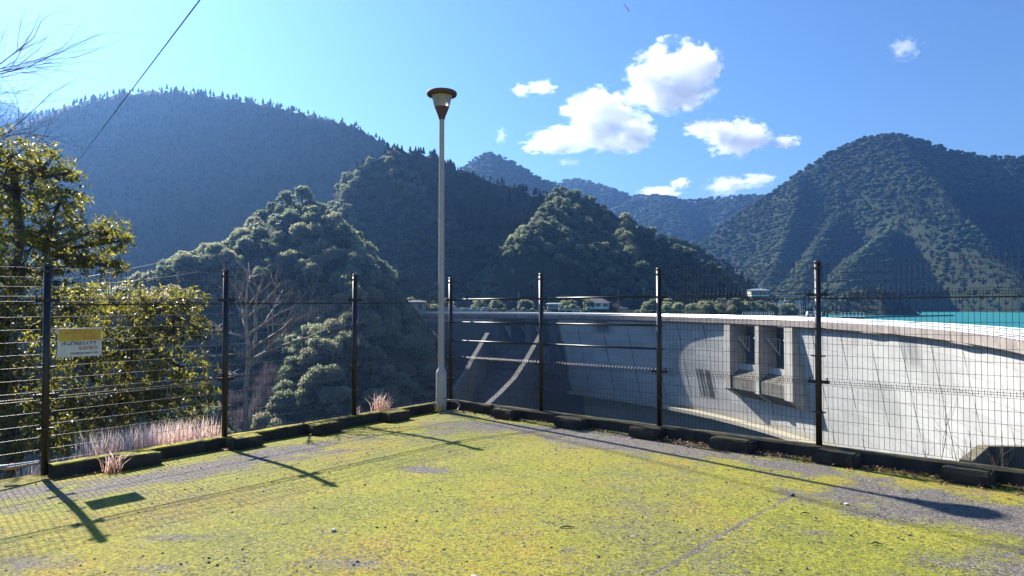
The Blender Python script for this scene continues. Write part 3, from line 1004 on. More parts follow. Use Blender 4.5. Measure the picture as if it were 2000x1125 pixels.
for key, parts in buckets.items():
    V, Fs, T = merge(parts)
    nm, lb = WN[key]
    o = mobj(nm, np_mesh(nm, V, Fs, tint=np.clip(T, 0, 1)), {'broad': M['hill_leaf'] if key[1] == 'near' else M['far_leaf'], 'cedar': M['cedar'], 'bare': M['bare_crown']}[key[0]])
    tag(o, lb, 'forest', kind='stuff')
    print('WOOD', nm, len(V))

# ------------------------------------------------------------------ the dam
T0, T1 = math.radians(-31), math.radians(73)
dam = empty('arch_dam', dam_pt(math.radians(20), 200, -5), 'long curved concrete arch dam with white guard rails, spillway piers and a sunlit wall', 'dam')


def sweep(prof, t0, t1, n, name, mat, parent, closed=False, wave=None):
    ths = np.linspace(t0, t1, n + 1)
    V, UV = [], []
    for th in ths:
        for r, z in prof:
            rr = r + (wave(th, r) if wave else 0)
            V.append((DC[0] + rr * math.cos(th), DC[1] + rr * math.sin(th), z)); UV.append((th * 200 + 0.11 * (-6.2 - z), z))
    m = len(prof); Fq = []
    kk = m if closed else m - 1
    for i in range(n):
        for j in range(kk):
            j2 = (j + 1) % m
            Fq.append((i * m + j, i * m + j2, (i + 1) * m + j2, (i + 1) * m + j))
    me = np_mesh(name, V, [np.array(Fq)], uv=UV)
    if closed:
        import bmesh
        bm = bmesh.new(); bm.from_mesh(me)
        bm.verts.ensure_lookup_table()
        for base in (0, n * m):
            try: bm.faces.new([bm.verts[base + j] for j in range(m)])
            except ValueError: pass
        bmesh.ops.recalc_face_normals(bm, faces=bm.faces)
        bm.to_mesh(me); bm.free()
    return mobj(name, me, mat, parent)


def rad_(d): return math.radians(d)


FACE = 201.2; LEAN = 0.15
def face_r(z): return FACE + LEAN * (-6.2 - z) * (1.0 if z > -38 else 1)


# main wall, left open where the gate bays are
bays = [(rad_(9.7), rad_(13.5)), (rad_(14.1), rad_(17.9)), (rad_(47.0), rad_(50.1)), (rad_(51.1), rad_(55.3))]
edges = [T0] + [e for b_ in bays for e in b_] + [T1]
segs = list(zip(edges[0::2], edges[1::2]))
ZS = [-6.2, -9, -12, -15, -18, -19.0]
up = [(r_, z_) for z_, r_ in [(z, face_r(z)) for z in ZS]]
for t0, t1 in segs:
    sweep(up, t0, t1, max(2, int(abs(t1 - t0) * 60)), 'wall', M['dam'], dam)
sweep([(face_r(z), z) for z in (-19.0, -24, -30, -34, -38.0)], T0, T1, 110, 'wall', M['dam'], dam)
sweep([(face_r(-38), -38.0), (203.2, -38.3), (203.2, -39.4), (213.0, -40.2)], T0, T1, 110, 'ledge', M['dam'], dam)  # overhang shaped to shade the lower wall, which is set far back
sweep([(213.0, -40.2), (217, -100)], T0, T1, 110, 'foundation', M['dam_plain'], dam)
# crest slab with fascia, slightly scalloped edge
wv_ = lambda th, r: (0.35 * math.sin(th * 31) + 0.25 * math.sin(th * 57 + 1)) if r < 202 else 0
sweep([(199.7, -6.2), (199.6, -4.7), (200.3, -4.7), (200.32, -4.9), (207.2, -4.9), (207.22, -4.7), (207.8, -4.7), (207.8, -19.6), (206.8, -19.6), (206.8, -6.2)], T0, T1, 260, 'crest_slab', M['fascia'], dam, closed=True,
      wave=lambda th, r: 0)
sweep([(200.2, -6.5), (200.2, -6.2), (201.6, -6.2), (201.6, -7.0), (200.9, -6.8)], T0, T1, 260, 'corbel', M['fascia'], dam, closed=True, wave=lambda th, r: (0.75 * wv_(th, r) if r < 200.5 else 0))


def railing(name, r, z0, h, mat, step=2.0, rails=(1.0, 0.62, 0.3), rr=0.055, pr=0.06):
    mb = MB()
    n = int((T1 - T0) * r / step)
    ths = np.linspace(T0, T1, n + 1)
    for f in rails:
        mb.tube([dam_pt(t, r, z0 + h * f) for t in ths], rr * (1.35 if f == 1.0 else 1.0), 5)
    for t in ths:
        p = dam_pt(t, r, z0)
        mb.tube([p, p + Vector((0, 0, h))], pr, 4)
    return mb.build(name, mat, dam)


railing('guard_rail', 199.95, -4.72, 0.85, M['rail_white'], rr=0.085, pr=0.07)
railing('guard_rail', 207.5, -4.72, 0.85, M['rail_white'], rr=0.085, pr=0.07)


def wall_prism(prof, t0, t1, name, mat, n=2):
    return sweep(prof, t0, t1, n, name, mat, dam, closed=True)


def spillway(w, e_end, floor0, z_lip, lip_b, root_b, mpier):
    """w: list of (theta0, theta1) of the three walls, from near to far"""
    for (a, b_) in w:
        wall_prism([(e_end, -6.25), (206.0, -6.25), (face_r(root_b) + 1.5, root_b), (e_end, lip_b)], rad_(a), rad_(b_), 'spillway_pier', mpier)
    a0, a1 = rad_(w[0][1]), rad_(w[-1][0])
    wall_prism([(e_end + 0.35, z_lip), (203, z_lip + 2.0), (206.5, floor0), (face_r(root_b) + 1.2, root_b + 0.1), (e_end + 0.4, lip_b + 0.25)], a0, a1, 'spillway_chute', M['chute'], 8)
    # gates
    for i in range(len(w) - 1):
        t0, t1 = rad_(w[i][1]), rad_(w[i + 1][0])
        th = (t0 + t1) / 2
        prof = [(206.4, -9.2), (205.9, -12), (205.8, -15), (206.2, floor0 + 0.2)]
        sweep(prof, t0, t1, 4, 'gate', M['gate_steel'], dam)
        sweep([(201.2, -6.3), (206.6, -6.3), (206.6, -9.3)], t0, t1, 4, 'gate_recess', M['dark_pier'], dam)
        for tt in (t0 + (t1 - t0) * 0.18, t0 + (t1 - t0) * 0.82):
            mb = MB()
            piv = dam_pt(tt, 201.4, -10.4)
            up_, lo = dam_pt(tt, 205.8, -10.6), dam_pt(tt, 205.7, -15.4)
            mb.tube([piv, up_], 0.28, 4); mb.tube([piv, lo], 0.28, 4)
            for f in (0.45, 0.7, 0.95):
                mb.tube([piv.lerp(up_, f), piv.lerp(lo, f)], 0.18, 4)
            mb.build('gate_arm', M['steel'], dam)


spillway([(8.5, 9.7), (13.5, 14.1), (17.9, 18.8)], 200.0, -18.5, -23.3, -27.2, -31.0, M['pier'])
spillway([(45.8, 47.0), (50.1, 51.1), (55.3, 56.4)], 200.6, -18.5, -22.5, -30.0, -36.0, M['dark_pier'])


def chute_wall(pts, th, depth, name):
    mb = MB()
    pts = [Vector(p) for p in pts]
    for a, b_ in zip(pts[:-1], pts[1:]):
        s_ = Vector((b_.y - a.y, -(b_.x - a.x), 0)).normalized() * th / 2
        mb.prism([a - s_ - Vector((0, 0, depth)), a + s_ - Vector((0, 0, depth)), b_ + s_ - Vector((0, 0, depth)), b_ - s_ - Vector((0, 0, depth))], [a - s_, a + s_, b_ + s_, b_ - s_])
    return mb.build(name, M['chute'], dam)


cl = [P(952, 650, 328), P(926, 694, 300), P(905, 732, 276), P(884, 762, 256)]
cr = [P(1056, 652, 312), P(1024, 708, 282), P(1004, 738, 262), P(975, 768, 240), P(950, 790, 222)]
chute_wall(cl, 1.9, 46, 'chute_wall'); chute_wall(cr, 1.9, 50, 'chute_wall')
mb = MB()
a_ = [cl[0], cl[1], cl[2], cl[3]]; b__ = [cr[0], cr[1], cr[2], cr[4]]
for i in range(3):
    q4 = [a_[i], b__[i], b__[i + 1], a_[i + 1]]
    mb.prism([p - Vector((0, 0, 44)) for p in q4], [p - Vector((0, 0, 17)) for p in q4])
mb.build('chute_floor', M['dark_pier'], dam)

# ------------------------------------------------------------------ parking platform, kerbs
NGA, NGB = 150, 150
sa = np.concatenate([np.linspace(-0.30, 12, 120), np.linspace(12.5, 40, 31)])
AA, BB = np.meshgrid(sa, sa, indexing='ij')
GX = CX + AA * UL.x + BB * UR.x; GY = CY + AA * UL.y + BB * UR.y
GZ = ground_z(GX, GY) + fbm(GX * 0.8, GY * 0.8, oct=3, seed=2) * 0.006
n_ = len(sa)
i0 = np.arange(n_ - 1)[:, None] * n_ + np.arange(n_ - 1)[None, :]
q = np.stack([i0, i0 + n_, i0 + n_ + 1, i0 + 1], -1).reshape(-1, 4)
gme = np_mesh('ground', np.stack([GX, GY, GZ], -1).reshape(-1, 3), [q], smooth=True)
if gme.polygons[0].normal.z < 0: gme.flip_normals()
tag(mobj('ground', gme, M['asphalt']), 'moss-covered asphalt of the small parking lot', 'ground', kind='structure')


def inward(U):
    N = Vector((-U.y, U.x))
    return N if N.dot(-Vector((CX, CY))) > 0 else -N


NL, NRr = inward(UL), inward(UR)


def kerb(U, N, s0, s1, name, label, seed):
    rs = np.random.RandomState(seed)
    ns = int((s1 - s0) / 0.07)
    prof = [(-0.07, -0.3), (-0.07, -0.004), (-0.06, 0.0), (0.0, 0.003), (0.065, 0.0), (0.08, -0.012), (0.095, -0.2)]
    V = []
    for i in range(ns + 1):
        s = s0 + (s1 - s0) * i / ns
        for o_, z_ in prof:
            x = CX + U.x * s + N.x * o_; y = CY + U.y * s + N.y * o_
            nz = float(fbm(np.array([s * 5 + o_ * 9]), np.array([o_ * 14.0 + seed]), oct=3, seed=seed)[0])
            V.append((x + N.x * nz * 0.008, y + N.y * nz * 0.008, kerb_top(x) + z_ + (nz * 0.009 if z_ > -0.1 else 0)))
    m = len(prof)
    Fq = [(i * m + j, (i + 1) * m + j, (i + 1) * m + j + 1, i * m + j + 1) for i in range(ns) for j in range(m - 1)]
    me = np_mesh(name, V, [np.array(Fq)], smooth=False)
    mb_caps = [tuple(range(m)), tuple(ns * m + j for j in range(m))[::-1]]
    me2 = bpy.data.meshes.new(name); me2.from_pydata(V, [], Fq + mb_caps); me2.update()
    bpy.data.meshes.remove(me)
    return tag(mobj(name, me2, M['kerb']), label, 'kerb')


s_left, _ = on_fence(103, UL)
kerb(UL, NL, 0.0, s_left, 'kerb', 'low mossy concrete kerb under the left run of fence', 3)
kerb(UR, NRr, 0.0, 11.0, 'kerb', 'low dark concrete kerb under the right run of fence', 4)


def block(U, N, px, length, seed, label, depth=0.22, up=0.01):
    rs = np.random.RandomState(seed)
    s, c = on_fence(px, U, inset=0.23)
    import bmesh
    bm = bmesh.new()
    bmesh.ops.create_cube(bm, size=1.0)
    bmesh.ops.bevel(bm, geom=list(bm.edges), offset=0.07, segments=2, affect='EDGES')
    bmesh.ops.subdivide_edges(bm, edges=list(bm.edges), cuts=2, use_grid_fill=True)
    for v in bm.verts:
        x, y, z = v.co
        nz = float(fbm(np.array([x * 3 + seed]), np.array([y * 3.0]), np.array([z * 3.0]), oct=3, seed=seed)[0])
        lx, ly, lz = x * length * (1 + 0.06 * nz), y * depth * (1 + 0.12 * nz), z * 0.135 + 0.012 * nz
        if z > 0.3: lz += 0.006 * nz; lx *= 0.95; ly *= 0.9
        v.co = (U.x * lx + N.x * ly, U.y * lx + N.y * ly, lz)
    me = bpy.data.meshes.new('kerb_block'); bm.to_mesh(me); bm.free()
    o = bpy.data.objects.new('wheel_stop', me); me.materials.append(M['kerb'])
    gz = float(ground_z(c.x, c.y))
    o.location = (c.x, c.y, gz + 0.062 + up)
    o.rotation_euler = (0, 0, rs.uniform(-0.04, 0.04))
    COL.objects.link(o)
    return tag(o, label, 'wheel stop', 'concrete wheel stops along the kerbs')


LW = ['thickly mossed concrete wheel stop with a dark hole, nearest the sign', 'yellow-mossed wheel stop at the foot of the second post from the left', 'yellow-mossed wheel stop between the second and third posts of the left fence', 'dark wheel stop below the dry grass tuft left of the lamp post']
for i, (px, ln) in enumerate(((274, 0.42), (480, 0.40), (636, 0.42), (774, 0.42))):
    block(UL, NL, px, ln, 50 + i, LW[i])
RW = ['dark wheel stop right of the lamp post, first along the right kerb', 'rounded dark wheel stop just past the first post right of the corner', 'square-ended dark wheel stop before the second post of the right fence', 'long broken wheel stop midway between the second and third posts of the right fence', 'wheel stop with a pale end beside the tall third post of the right fence', 'wheel stop with a pale broken end near the right edge among fallen leaves']
for i, (px, ln) in enumerate(((988, 0.42), (1115, 0.46), (1262, 0.42), (1430, 0.5), (1632, 0.44), (1885, 0.42))):
    block(UR, NRr, px, ln, 70 + i, RW[i])

# ------------------------------------------------------------------ fences
BEAMS = (0.69, 1.64)
TOP = 1.965


def wire_panel(U, N, s0, s1, z0, z1, zk, name, parent, beams=BEAMS, off=0.0, rv=0.0024, rh=0.0024, sp=0.05, tip=0.03):
    """verticals bend outwards at each beam, horizontals run straight"""
    mb = MB()
    def pt(s, z, o_):
        x = CX + U.x * s + N.x * (o_ + off); y = CY + U.y * s + N.y * (o_ + off)
        return Vector((x, y, zk(x) + z))
    n = int(round((s1 - s0) / sp))
    bs = [b_ for b_ in beams if z0 < b_ <= z1 + 0.01]
    for i in range(n + 1):
        s = s0 + (s1 - s0) * i / n
        pts = [pt(s, z0, 0)]
        for b_ in bs:
            pts += [pt(s, b_ - 0.035, 0), pt(s, b_ - 0.012, 0.03), pt(s, b_ + 0.012, 0.03)]
            if b_ + 0.035 < z1: pts.append(pt(s, b_ + 0.035, 0))
        pts.append(pt(s, z1 + tip, 0))
        mb.tube(pts, rv, 3, False)
        if i < n:                                   # closer short bars of the beam itself
            for b_ in bs:
                s2 = s + 0.5 * (s1 - s0) / n
                mb.tube([pt(s2, b_ - 0.03, 0.008), pt(s2, b_ + 0.03, 0.03)], rv * 1.1, 3, False)
    zs = []
    lo = z0
    for b_ in bs + [None]:
        hi = (b_ - 0.04) if b_ is not None else z1
        if hi > lo + 0.03:
            step = 0.10 if lo > 1.6 else 0.125
            k = max(1, int(round((hi - lo) / step)))
            zs += [lo + (hi - lo) * j / k for j in range(k + 1)]
        if b_ is not None: lo = b_ + 0.04
    for z in zs:
        mb.tube([pt(s0, z, -0.004), pt(s1, z, -0.004)], rh, 4, False)
    for b_ in bs:
        for dz, o_ in ((-0.012, 0.034), (0.012, 0.034)):
            mb.tube([pt(s0, b_ + dz, o_), pt(s1, b_ + dz, o_)], rh * 1.25, 4, False)
        if b_ > 1.5:
            mb.tube([pt(s0, b_ - 0.045, 0.01), pt(s1, b_ - 0.045, 0.01)], 0.008, 5, False)
    return mb.build(name, M['wire'], parent)


def fence(U, N, posts, name, label, plan):
    root = empty(name, (CX, CY, kerb_top(CX)), label, 'fence')
    for s in posts:
        x, y = CX + U.x * s, CY + U.y * s
        zk = kerb_top(x)
        mb = MB()
        mb.tube([(x, y, zk - 0.1), (x, y, zk + 2.0)], 0.034, 14)
        po = mb.build('post', M['post'], root, smooth=False)
        po.data.polygons.foreach_set('use_smooth', [len(p.vertices) == 4 for p in po.data.polygons])
        mb = MB(); mb.lathe((x, y, zk + 2.0), [(0.0, 0.012), (0.03, 0.010), (0.038, 0.0), (0.038, -0.02)], 14); mb.build('cap', M['post'], po)
        for z in (1.93, 1.64, 1.27, 0.97, 0.69, 0.36):
            big = z in (1.64, 0.69)
            w = 0.075 if big else 0.055
            mb = MB()
            mb.lathe((x, y, zk + z), [(0.035, -0.012), (0.038, -0.012), (0.038, 0.012), (0.035, 0.012)], 14)
            for sg in (-1, 1):
                mb.box((x + U.x * sg * w * 0.9, y + U.y * sg * w * 0.9, zk + z), (0.085 if big else 0.05, 0.03, 0.035 if big else 0.012), math.atan2(U.y, U.x))
                if big: mb.tube([(x + U.x * sg * 0.09, y + U.y * sg * 0.09, zk + z), (x + U.x * sg * 0.09, y + U.y * sg * 0.09, zk + z + 0.045)], 0.008, 6)
            mb.build('clamp', M['post'], po)
    for (s0, s1, kind) in plan:
        g = 0.05
        if kind == 'mesh':
            wire_panel(U, N, s0 + g, s1 - g, 0.035, TOP, kerb_top, 'mesh_panel', root)
        else:
            wire_panel(U, N, s0 + g, s1 - g, 0.035, 0.70, kerb_top, 'mesh_panel', root, beams=(0.69,))
            for z in (0.975, 1.275, 1.645):
                mb = MB()
                a = Vector((CX + U.x * (s0 + 0.03), CY + U.y * (s0 + 0.03))); b_ = Vector((CX + U.x * (s1 - 0.03), CY + U.y * (s1 - 0.03)))
                mb.tube([(a.x, a.y, kerb_top(a.x) + z), (b_.x, b_.y, kerb_top(b_.x) + z)], 0.0145, 10)
                mb.build('rail', M['post'], root, smooth=True)
    return root


SLp = [on_fence(p, UL)[0] for p in (693, 441, 92)]
SRp = [on_fence(p, UR)[0] for p in (1057, 1287, 1597)]
sl4, sr4 = SLp[-1] + 1.97, SRp[-1] + 1.95
fence(UL, NL, [0.0] + SLp + [sl4, sl4 + 1.97], 'mesh_fence', 'dark brown wire mesh fence left of the lamp post, with the warning sign', [(0.0, SLp[0], 'mesh'), (SLp[0], SLp[1], 'mesh'), (SLp[1], SLp[2], 'mesh'), (SLp[2], sl4, 'mesh'), (sl4, sl4 + 1.97, 'mesh')])
fence(UR, NRr, SRp + [sr4, sr4 + 1.95], 'mesh_fence', 'dark brown fence right of the lamp post, two bays of plain rails then wire mesh', [(0.0, SRp[0], 'rails'), (SRp[0], SRp[1], 'rails'), (SRp[1], SRp[2], 'mesh'), (SRp[2], sr4, 'mesh'), (sr4, sr4 + 1.95, 'mesh')])

# ------------------------------------------------------------------ sign on the left fence
def text_mesh(body, size, origin, ux, uz, mat, name, parent, off=0.0, width=None, bold=0.0):
    cu = bpy.data.curves.new('t', 'FONT')
    cu.body = body; cu.size = size; cu.offset = bold; cu.resolution_u = 2
    to = bpy.data.objects.new('t', cu)
    COL.objects.link(to)
    dg = bpy.context.evaluated_depsgraph_get()
    me = bpy.data.meshes.new_from_object(to.evaluated_get(dg))
    bpy.data.objects.remove(to)
    co = np.empty(len(me.vertices) * 3); me.vertices.foreach_get('co', co); co = co.reshape(-1, 3)
    if len(co) == 0: return None
    k = 1.0
    if width: k = width / (co[:, 0].max() - co[:, 0].min())
    x0 = co[:, 0].min()
    n = Vector(ux).cross(Vector(uz)).normalized()
    W = np.array(origin)[None] + np.outer((co[:, 0] - x0) * k, ux) + np.outer(co[:, 1], uz) + np.outer(np.ones(len(co)), n * off)
    me.vertices.foreach_set('co', W.ravel()); me.update()
    me.materials.clear()
    return mobj(name, me, mat, parent)


def flat(name, c, c2=None, rough=0.5, sc_=30):
    return simple(name, c, rough, 0.0, c2 or tuple(x * 0.85 for x in c), sc_)


M['sign_white'] = flat('sign_white', (0.62, 0.62, 0.60), (0.52, 0.52, 0.50), 0.5, 14)
M['sign_yellow'] = flat('sign_yellow', (0.62, 0.40, 0.02), (0.50, 0.30, 0.05), 0.5, 18)
M['ink_red'] = flat('faded_red_ink', (0.50, 0.13, 0.06), (0.56, 0.30, 0.06), 0.6, 40)
M['ink_red2'] = flat('faded_red_ink_lower', (0.42, 0.17, 0.16), (0.5, 0.33, 0.32), 0.6, 40)
M['ink_black'] = flat('black_ink', (0.035, 0.035, 0.045), (0.06, 0.06, 0.07), 0.6, 40)
sL, pL = on_fence(113.5, UL, inset=0.05)
sRt, pR = on_fence(199.5, UL, inset=0.05)
W_ = (pR - pL).length
ux = Vector(((pR - pL).x / W_, (pR - pL).y / W_, 0)); uz = Vector((0, 0, 1))
nrm = ux.cross(uz)                      # faces the camera side
HS = 0.292
zt = -(642 - 594) * pL.y / F
o0 = Vector((pL.x, pL.y, zt - HS)); 
sign = empty('warning_sign', o0, 'small faded sign, yellow above white with Japanese lettering, tied to the left fence', 'sign')


def plate(x0, x1, z0, z1, n0, n1, name, mat, parent):
    mb = MB()
    q_ = [o0 + ux * x + uz * z for x, z in ((x0, z0), (x1, z0), (x1, z1), (x0, z1))]
    mb.prism([p + nrm * n0 for p in q_], [p + nrm * n1 for p in q_])
    return mb.build(name, mat, parent)


pb = plate(0, W_, 0, HS, -0.004, 0.004, 'board', M['sign_white'], sign)
plate(0.008, W_ - 0.008, HS * 0.56, HS - 0.008, 0.004, 0.0055, 'yellow_panel', M['sign_yellow'], sign)


def st(body, x, z, size, mat, width, bold=0.0):
    text_mesh(body, size, o0 + ux * x + uz * z, ux, uz, mat, 'lettering', sign, off=0.0068, width=width, bold=bold)


st('！いのちを大切に', 0.025, HS * 0.80, 0.055, M['ink_red'], W_ * 0.80, 0.0012)
st('立入禁止', W_ * 0.56, HS * 0.625, 0.042, M['ink_red'], W_ * 0.36, 0.001)
st('(ダム構内はカメラで', 0.035, HS * 0.42, 0.043, M['ink_black'], W_ * 0.78, 0.0012)
st('監視撮影中)', W_ * 0.47, HS * 0.245, 0.042, M['ink_red2'], W_ * 0.45, 0.0012)
st('九州電力(株)上椎葉ダム管理所', W_ * 0.36, HS * 0.10, 0.019, M['ink_black'], W_ * 0.55, 0.0004)
mb = MB()
for k in range(3):
    c_ = o0 + ux * (W_ * 0.29 + k * 0.011) + uz * (HS * 0.12) + nrm * 0.006
    mb.tube([c_ - uz * 0.008 - ux * 0.003, c_ + uz * 0.012 + ux * 0.004], 0.0016, 4)
mb.build('emblem', M['ink_black'], sign)

# ------------------------------------------------------------------ street lamp
LX, LY = P(862, 600, 11.25).x, 11.25
LG = float(ground_z(LX, LY))
ltop = P(862, 178, 11.25).z
lamp = empty('lamp_post', (LX, LY, LG), 'tall slim beige lamp post with a rusty funnel-shaped lantern, standing in the fence corner', 'lamp post')
mb = MB(); mb.lathe((LX, LY, LG), [(0.083, -0.1), (0.083, 0.60), (0.078, 0.635), (0.062, 0.665), (0.050, 0.685), (0.048, 0.70)], 22)
mb.build('base', M['lamp_paint'], lamp, smooth=True)
Hh = ltop - LG
mb = MB(); mb.lathe((LX, LY, LG), [(0.048, 0.69), (0.046, 2.2), (0.041, Hh - 0.5), (0.041, Hh - 0.455)], 22)
mb.build('pole', M['lamp_paint'], lamp, smooth=True)
mb = MB(); mb.box((LX + 0.0, LY - 0.084, LG + 0.27), (0.09, 0.006, 0.30)); mb.build('hatch', M['lamp_paint'], lamp)
mb = MB(); mb.tube([(LX + 0.085 * math.cos(t), LY + 0.085 * math.sin(t), LG + 0.22) for t in np.linspace(0, 2 * math.pi, 25)], 0.004, 5, False); mb.build('strap', M['cable'], lamp)
mb = MB(); mb.lathe((LX, LY, LG), [(0.045, Hh - 0.46), (0.052, Hh - 0.44), (0.055, Hh - 0.42), (0.115, Hh - 0.27), (0.118, Hh - 0.255)], 26)
mb.build('bracket', M['rust'], lamp, smooth=True)
mg, nt, b = new_mat('lantern_glass')
nt.links.new(ramp(nt, noise(nt, mapping(nt, objco(nt), (3, 3, 9)), 2, 4), [(0.3, (0.66, 0.64, 0.61)), (0.7, (0.46, 0.43, 0.41))]), b.inputs['Base Color'])
b.inputs['Roughness'].default_value = 0.25
b.inputs['Transmission Weight'].default_value = 0.35
mb = MB(); mb.lathe((LX, LY, LG), [(0.118, Hh - 0.262), (0.124, Hh - 0.235), (0.130, Hh - 0.225), (0.142, Hh - 0.16), (0.165, Hh - 0.085), (0.185, Hh - 0.06)], 28)
mb.build('lantern', mg, lamp, smooth=True)
mb = MB(); mb.lathe((LX, LY, LG), [(0.125, Hh - 0.07), (0.19, Hh - 0.085), (0.232, Hh - 0.075), (0.243, Hh - 0.055), (0.243, Hh - 0.03), (0.225, Hh - 0.01), (0.12, Hh + 0.012), (0.0, Hh + 0.018)], 32)
mb.build('lid', M['rust'], lamp, smooth=True)
# loose cable loop by the foot
mb = MB(); mb.tube([(LX + 0.07, LY + 0.02, LG + 0.18), (LX + 0.2, LY + 0.05, LG + 0.17), (LX + 0.30, LY + 0.02, LG + 0.10), (LX + 0.26, LY - 0.04, LG + 0.02), (LX + 0.1, LY - 0.2, LG + 0.015), (LX - 0.0, LY - 0.32, LG + 0.012)], 0.014, 8)
tag(mb.build('cable_conduit', simple('grey_conduit', (0.30, 0.29, 0.28), 0.6), smooth=True), 'grey cable looping out at the foot of the lamp post', 'cable')

# ------------------------------------------------------------------ overhead wires
def wire3(p0, p1, sag, r, label, name='power_cable', grp=None):
    mb = MB(); p0, p1 = Vector(p0), Vector(p1)
    mb.tube([p0.lerp(p1, t) - Vector((0, 0, sag * 4 * t * (1 - t))) for t in np.linspace(0, 1, 24)], r, 5)
    return tag(mb.build(name, M['cable'], smooth=True), label, 'cable', grp)


a_, b_ = P(390, 0, 20), P(157, 308, 60)
wire3(a_ + (a_ - b_) * 0.6, b_ + (b_ - a_) * 0.8, 0.0, 0.021, 'black cable crossing the sky steeply at the upper left')
wire3(P(150, 545, 70), P(345, 504, 330), 0.3, 0.07, 'upper of two thin wires running from the leafy tree to the lit spur', grp='wires to the lit spur')
wire3(P(150, 560, 70), P(400, 527, 330), 0.5, 0.07, 'lower of two thin wires running from the leafy tree to the lit spur', grp='wires to the lit spur')

# ------------------------------------------------------------------ near trees
def leaf_mesh(cent, outw, rs, nleaf=7, L=0.13, Wd=0.042):
    """rosettes of folded leaves"""
    n = len(cent)
    V, T = [], []
    ax = outw / (np.linalg.norm(outw, axis=1, keepdims=True) + 1e-9)
    for k in range(nleaf):
        r = rs.normal(size=(n, 3))
        side = np.cross(ax, r); side /= np.linalg.norm(side, axis=1, keepdims=True) + 1e-9
        d = side * rs.uniform(0.6, 1.0, (n, 1)) + ax * rs.uniform(0.0, 0.9, (n, 1)); d[:, 2] -= rs.uniform(0, 0.35, n)
        d /= np.linalg.norm(d, axis=1, keepdims=True)
        w = np.cross(d, ax); w /= np.linalg.norm(w, axis=1, keepdims=True) + 1e-9
        nn = np.cross(w, d)
        l = L * rs.uniform(0.65, 1.2, (n, 1)); ww = Wd * rs.uniform(0.75, 1.15, (n, 1)) * 0.5
        b0 = cent + d * 0.012
        tip = b0 + d * l - nn * l * 0.18
        m1 = b0 + d * l * 0.45
        Lf = m1 + w * ww + nn * ww * 0.35; Rt = m1 - w * ww + nn * ww * 0.35
        V.append(np.stack([b0, Lf, m1, tip, Rt], 1))
        T.append(np.repeat(rs.uniform(0.05, 0.75, (n, 1)), 5, 1) + (rs.uniform(size=(n, 1)) < 0.10) * 0.35)
    V = np.concatenate(V).reshape(-1, 3); T = np.concatenate(T).ravel()
    m = len(V) // 5
    i = np.arange(m)[:, None] * 5
    Fq = np.concatenate([i + np.array([[0, 2, 3, 1]]), i + np.array([[0, 4, 3, 2]])])
    return V, Fq, T


def near_tree(name, label, trunk, lobes, mat_bark, dens, seed, cat='tree', L=0.13, Wd=0.045):
    rs = np.random.RandomState(seed)
    root = empty(name, trunk[0], label, cat)
    mb = MB()
    mb.tube(trunk, [0.16 * (1 - 0.6 * i / (len(trunk) - 1)) for i in range(len(trunk))], 9)
    C, O = [], []
    tr = [Vector(t) for t in trunk]
    for (px, py, Z, rx, ry) in lobes:
        c = P(px, py, Z); sx, sz = rx * Z / F, ry * Z / F
        near = min(tr, key=lambda t: (t - c).length)
        midp = near.lerp(c, 0.5) + Vector((rs.uniform(-.2, .2), rs.uniform(-.2, .2), -0.15))
        mb.tube([near, midp, c], [0.06, 0.045, 0.025], 6)
        n = int(dens * sx * sz * 12)
        d = rs.normal(size=(n, 3)); d /= np.linalg.norm(d, axis=1, keepdims=True)
        rr = rs.uniform(0.25, 1.0, (n, 1)) ** 0.5
        lump = 1 + 0.50 * vnoise(d[:, 0] * 2.8 + px, d[:, 1] * 2.8, d[:, 2] * 2.8, seed)[:, None]
        pts = np.array(c) + d * rr * lump * np.array([sx, min(sx, 1.2) * 0.9, sz])
        C.append(pts); O.append(d * 0.8 + np.array([0, 0, 0.55]) + rs.normal(size=(n, 3)) * 0.35)
        for k in range(0, n, 7):
            p = Vector(pts[k]); q_ = c.lerp(p, 0.45) + Vector((0, 0, -0.08))
            mb.tube([c, q_, p], [0.018, 0.011, 0.005], 4, False)
    mb.build('trunk', mat_bark, root, smooth=True)
    V, Fq, T = leaf_mesh(np.concatenate(C), np.concatenate(O), rs, L=L, Wd=Wd)
    o = mobj('crown', np_mesh('crown', V, [Fq], tint=T), M['evergreen'], root)
    return root


tb = lambda x, y: float(height(np.array([x]), np.array([y]))[0])
near_tree('evergreen_tree', 'tall glossy-leaved evergreen tree at the left edge, reaching above the fence behind the sign',
          [(-9.3, 13.2, tb(-9.3, 13.2) - 0.3), (-9.2, 13.1, -3.0), (-9.4, 13.0, -0.5), (-9.2, 13.2, 1.2), (-9.3, 13.1, 2.6)],
          [(20, 300, 13.0, 70, 42), (-60, 280, 13.0, 60, 60), (85, 322, 12.8, 48, 38), (135, 338, 12.6, 34, 16), (30, 370, 12.8, 90, 55), (120, 392, 12.4, 52, 34), (-60, 420, 13, 80, 90),
           (90, 450, 12.4, 80, 42), (190, 450, 12.2, 62, 26), (235, 470, 12.2, 26, 22), (160, 500, 12.2, 80, 40), (235, 522, 12.1, 30, 16), (40, 520, 12.4, 95, 60),
           (20, 620, 12.4, 100, 70), (-60, 620, 12, 80, 90), (20, 740, 12.2, 100, 80), (-60, 760, 12, 80, 90), (140, 600, 12.4, 70, 60), (30, 840, 11.5, 90, 60)],
          M['bark'], 34, 301, L=0.125, Wd=0.046)
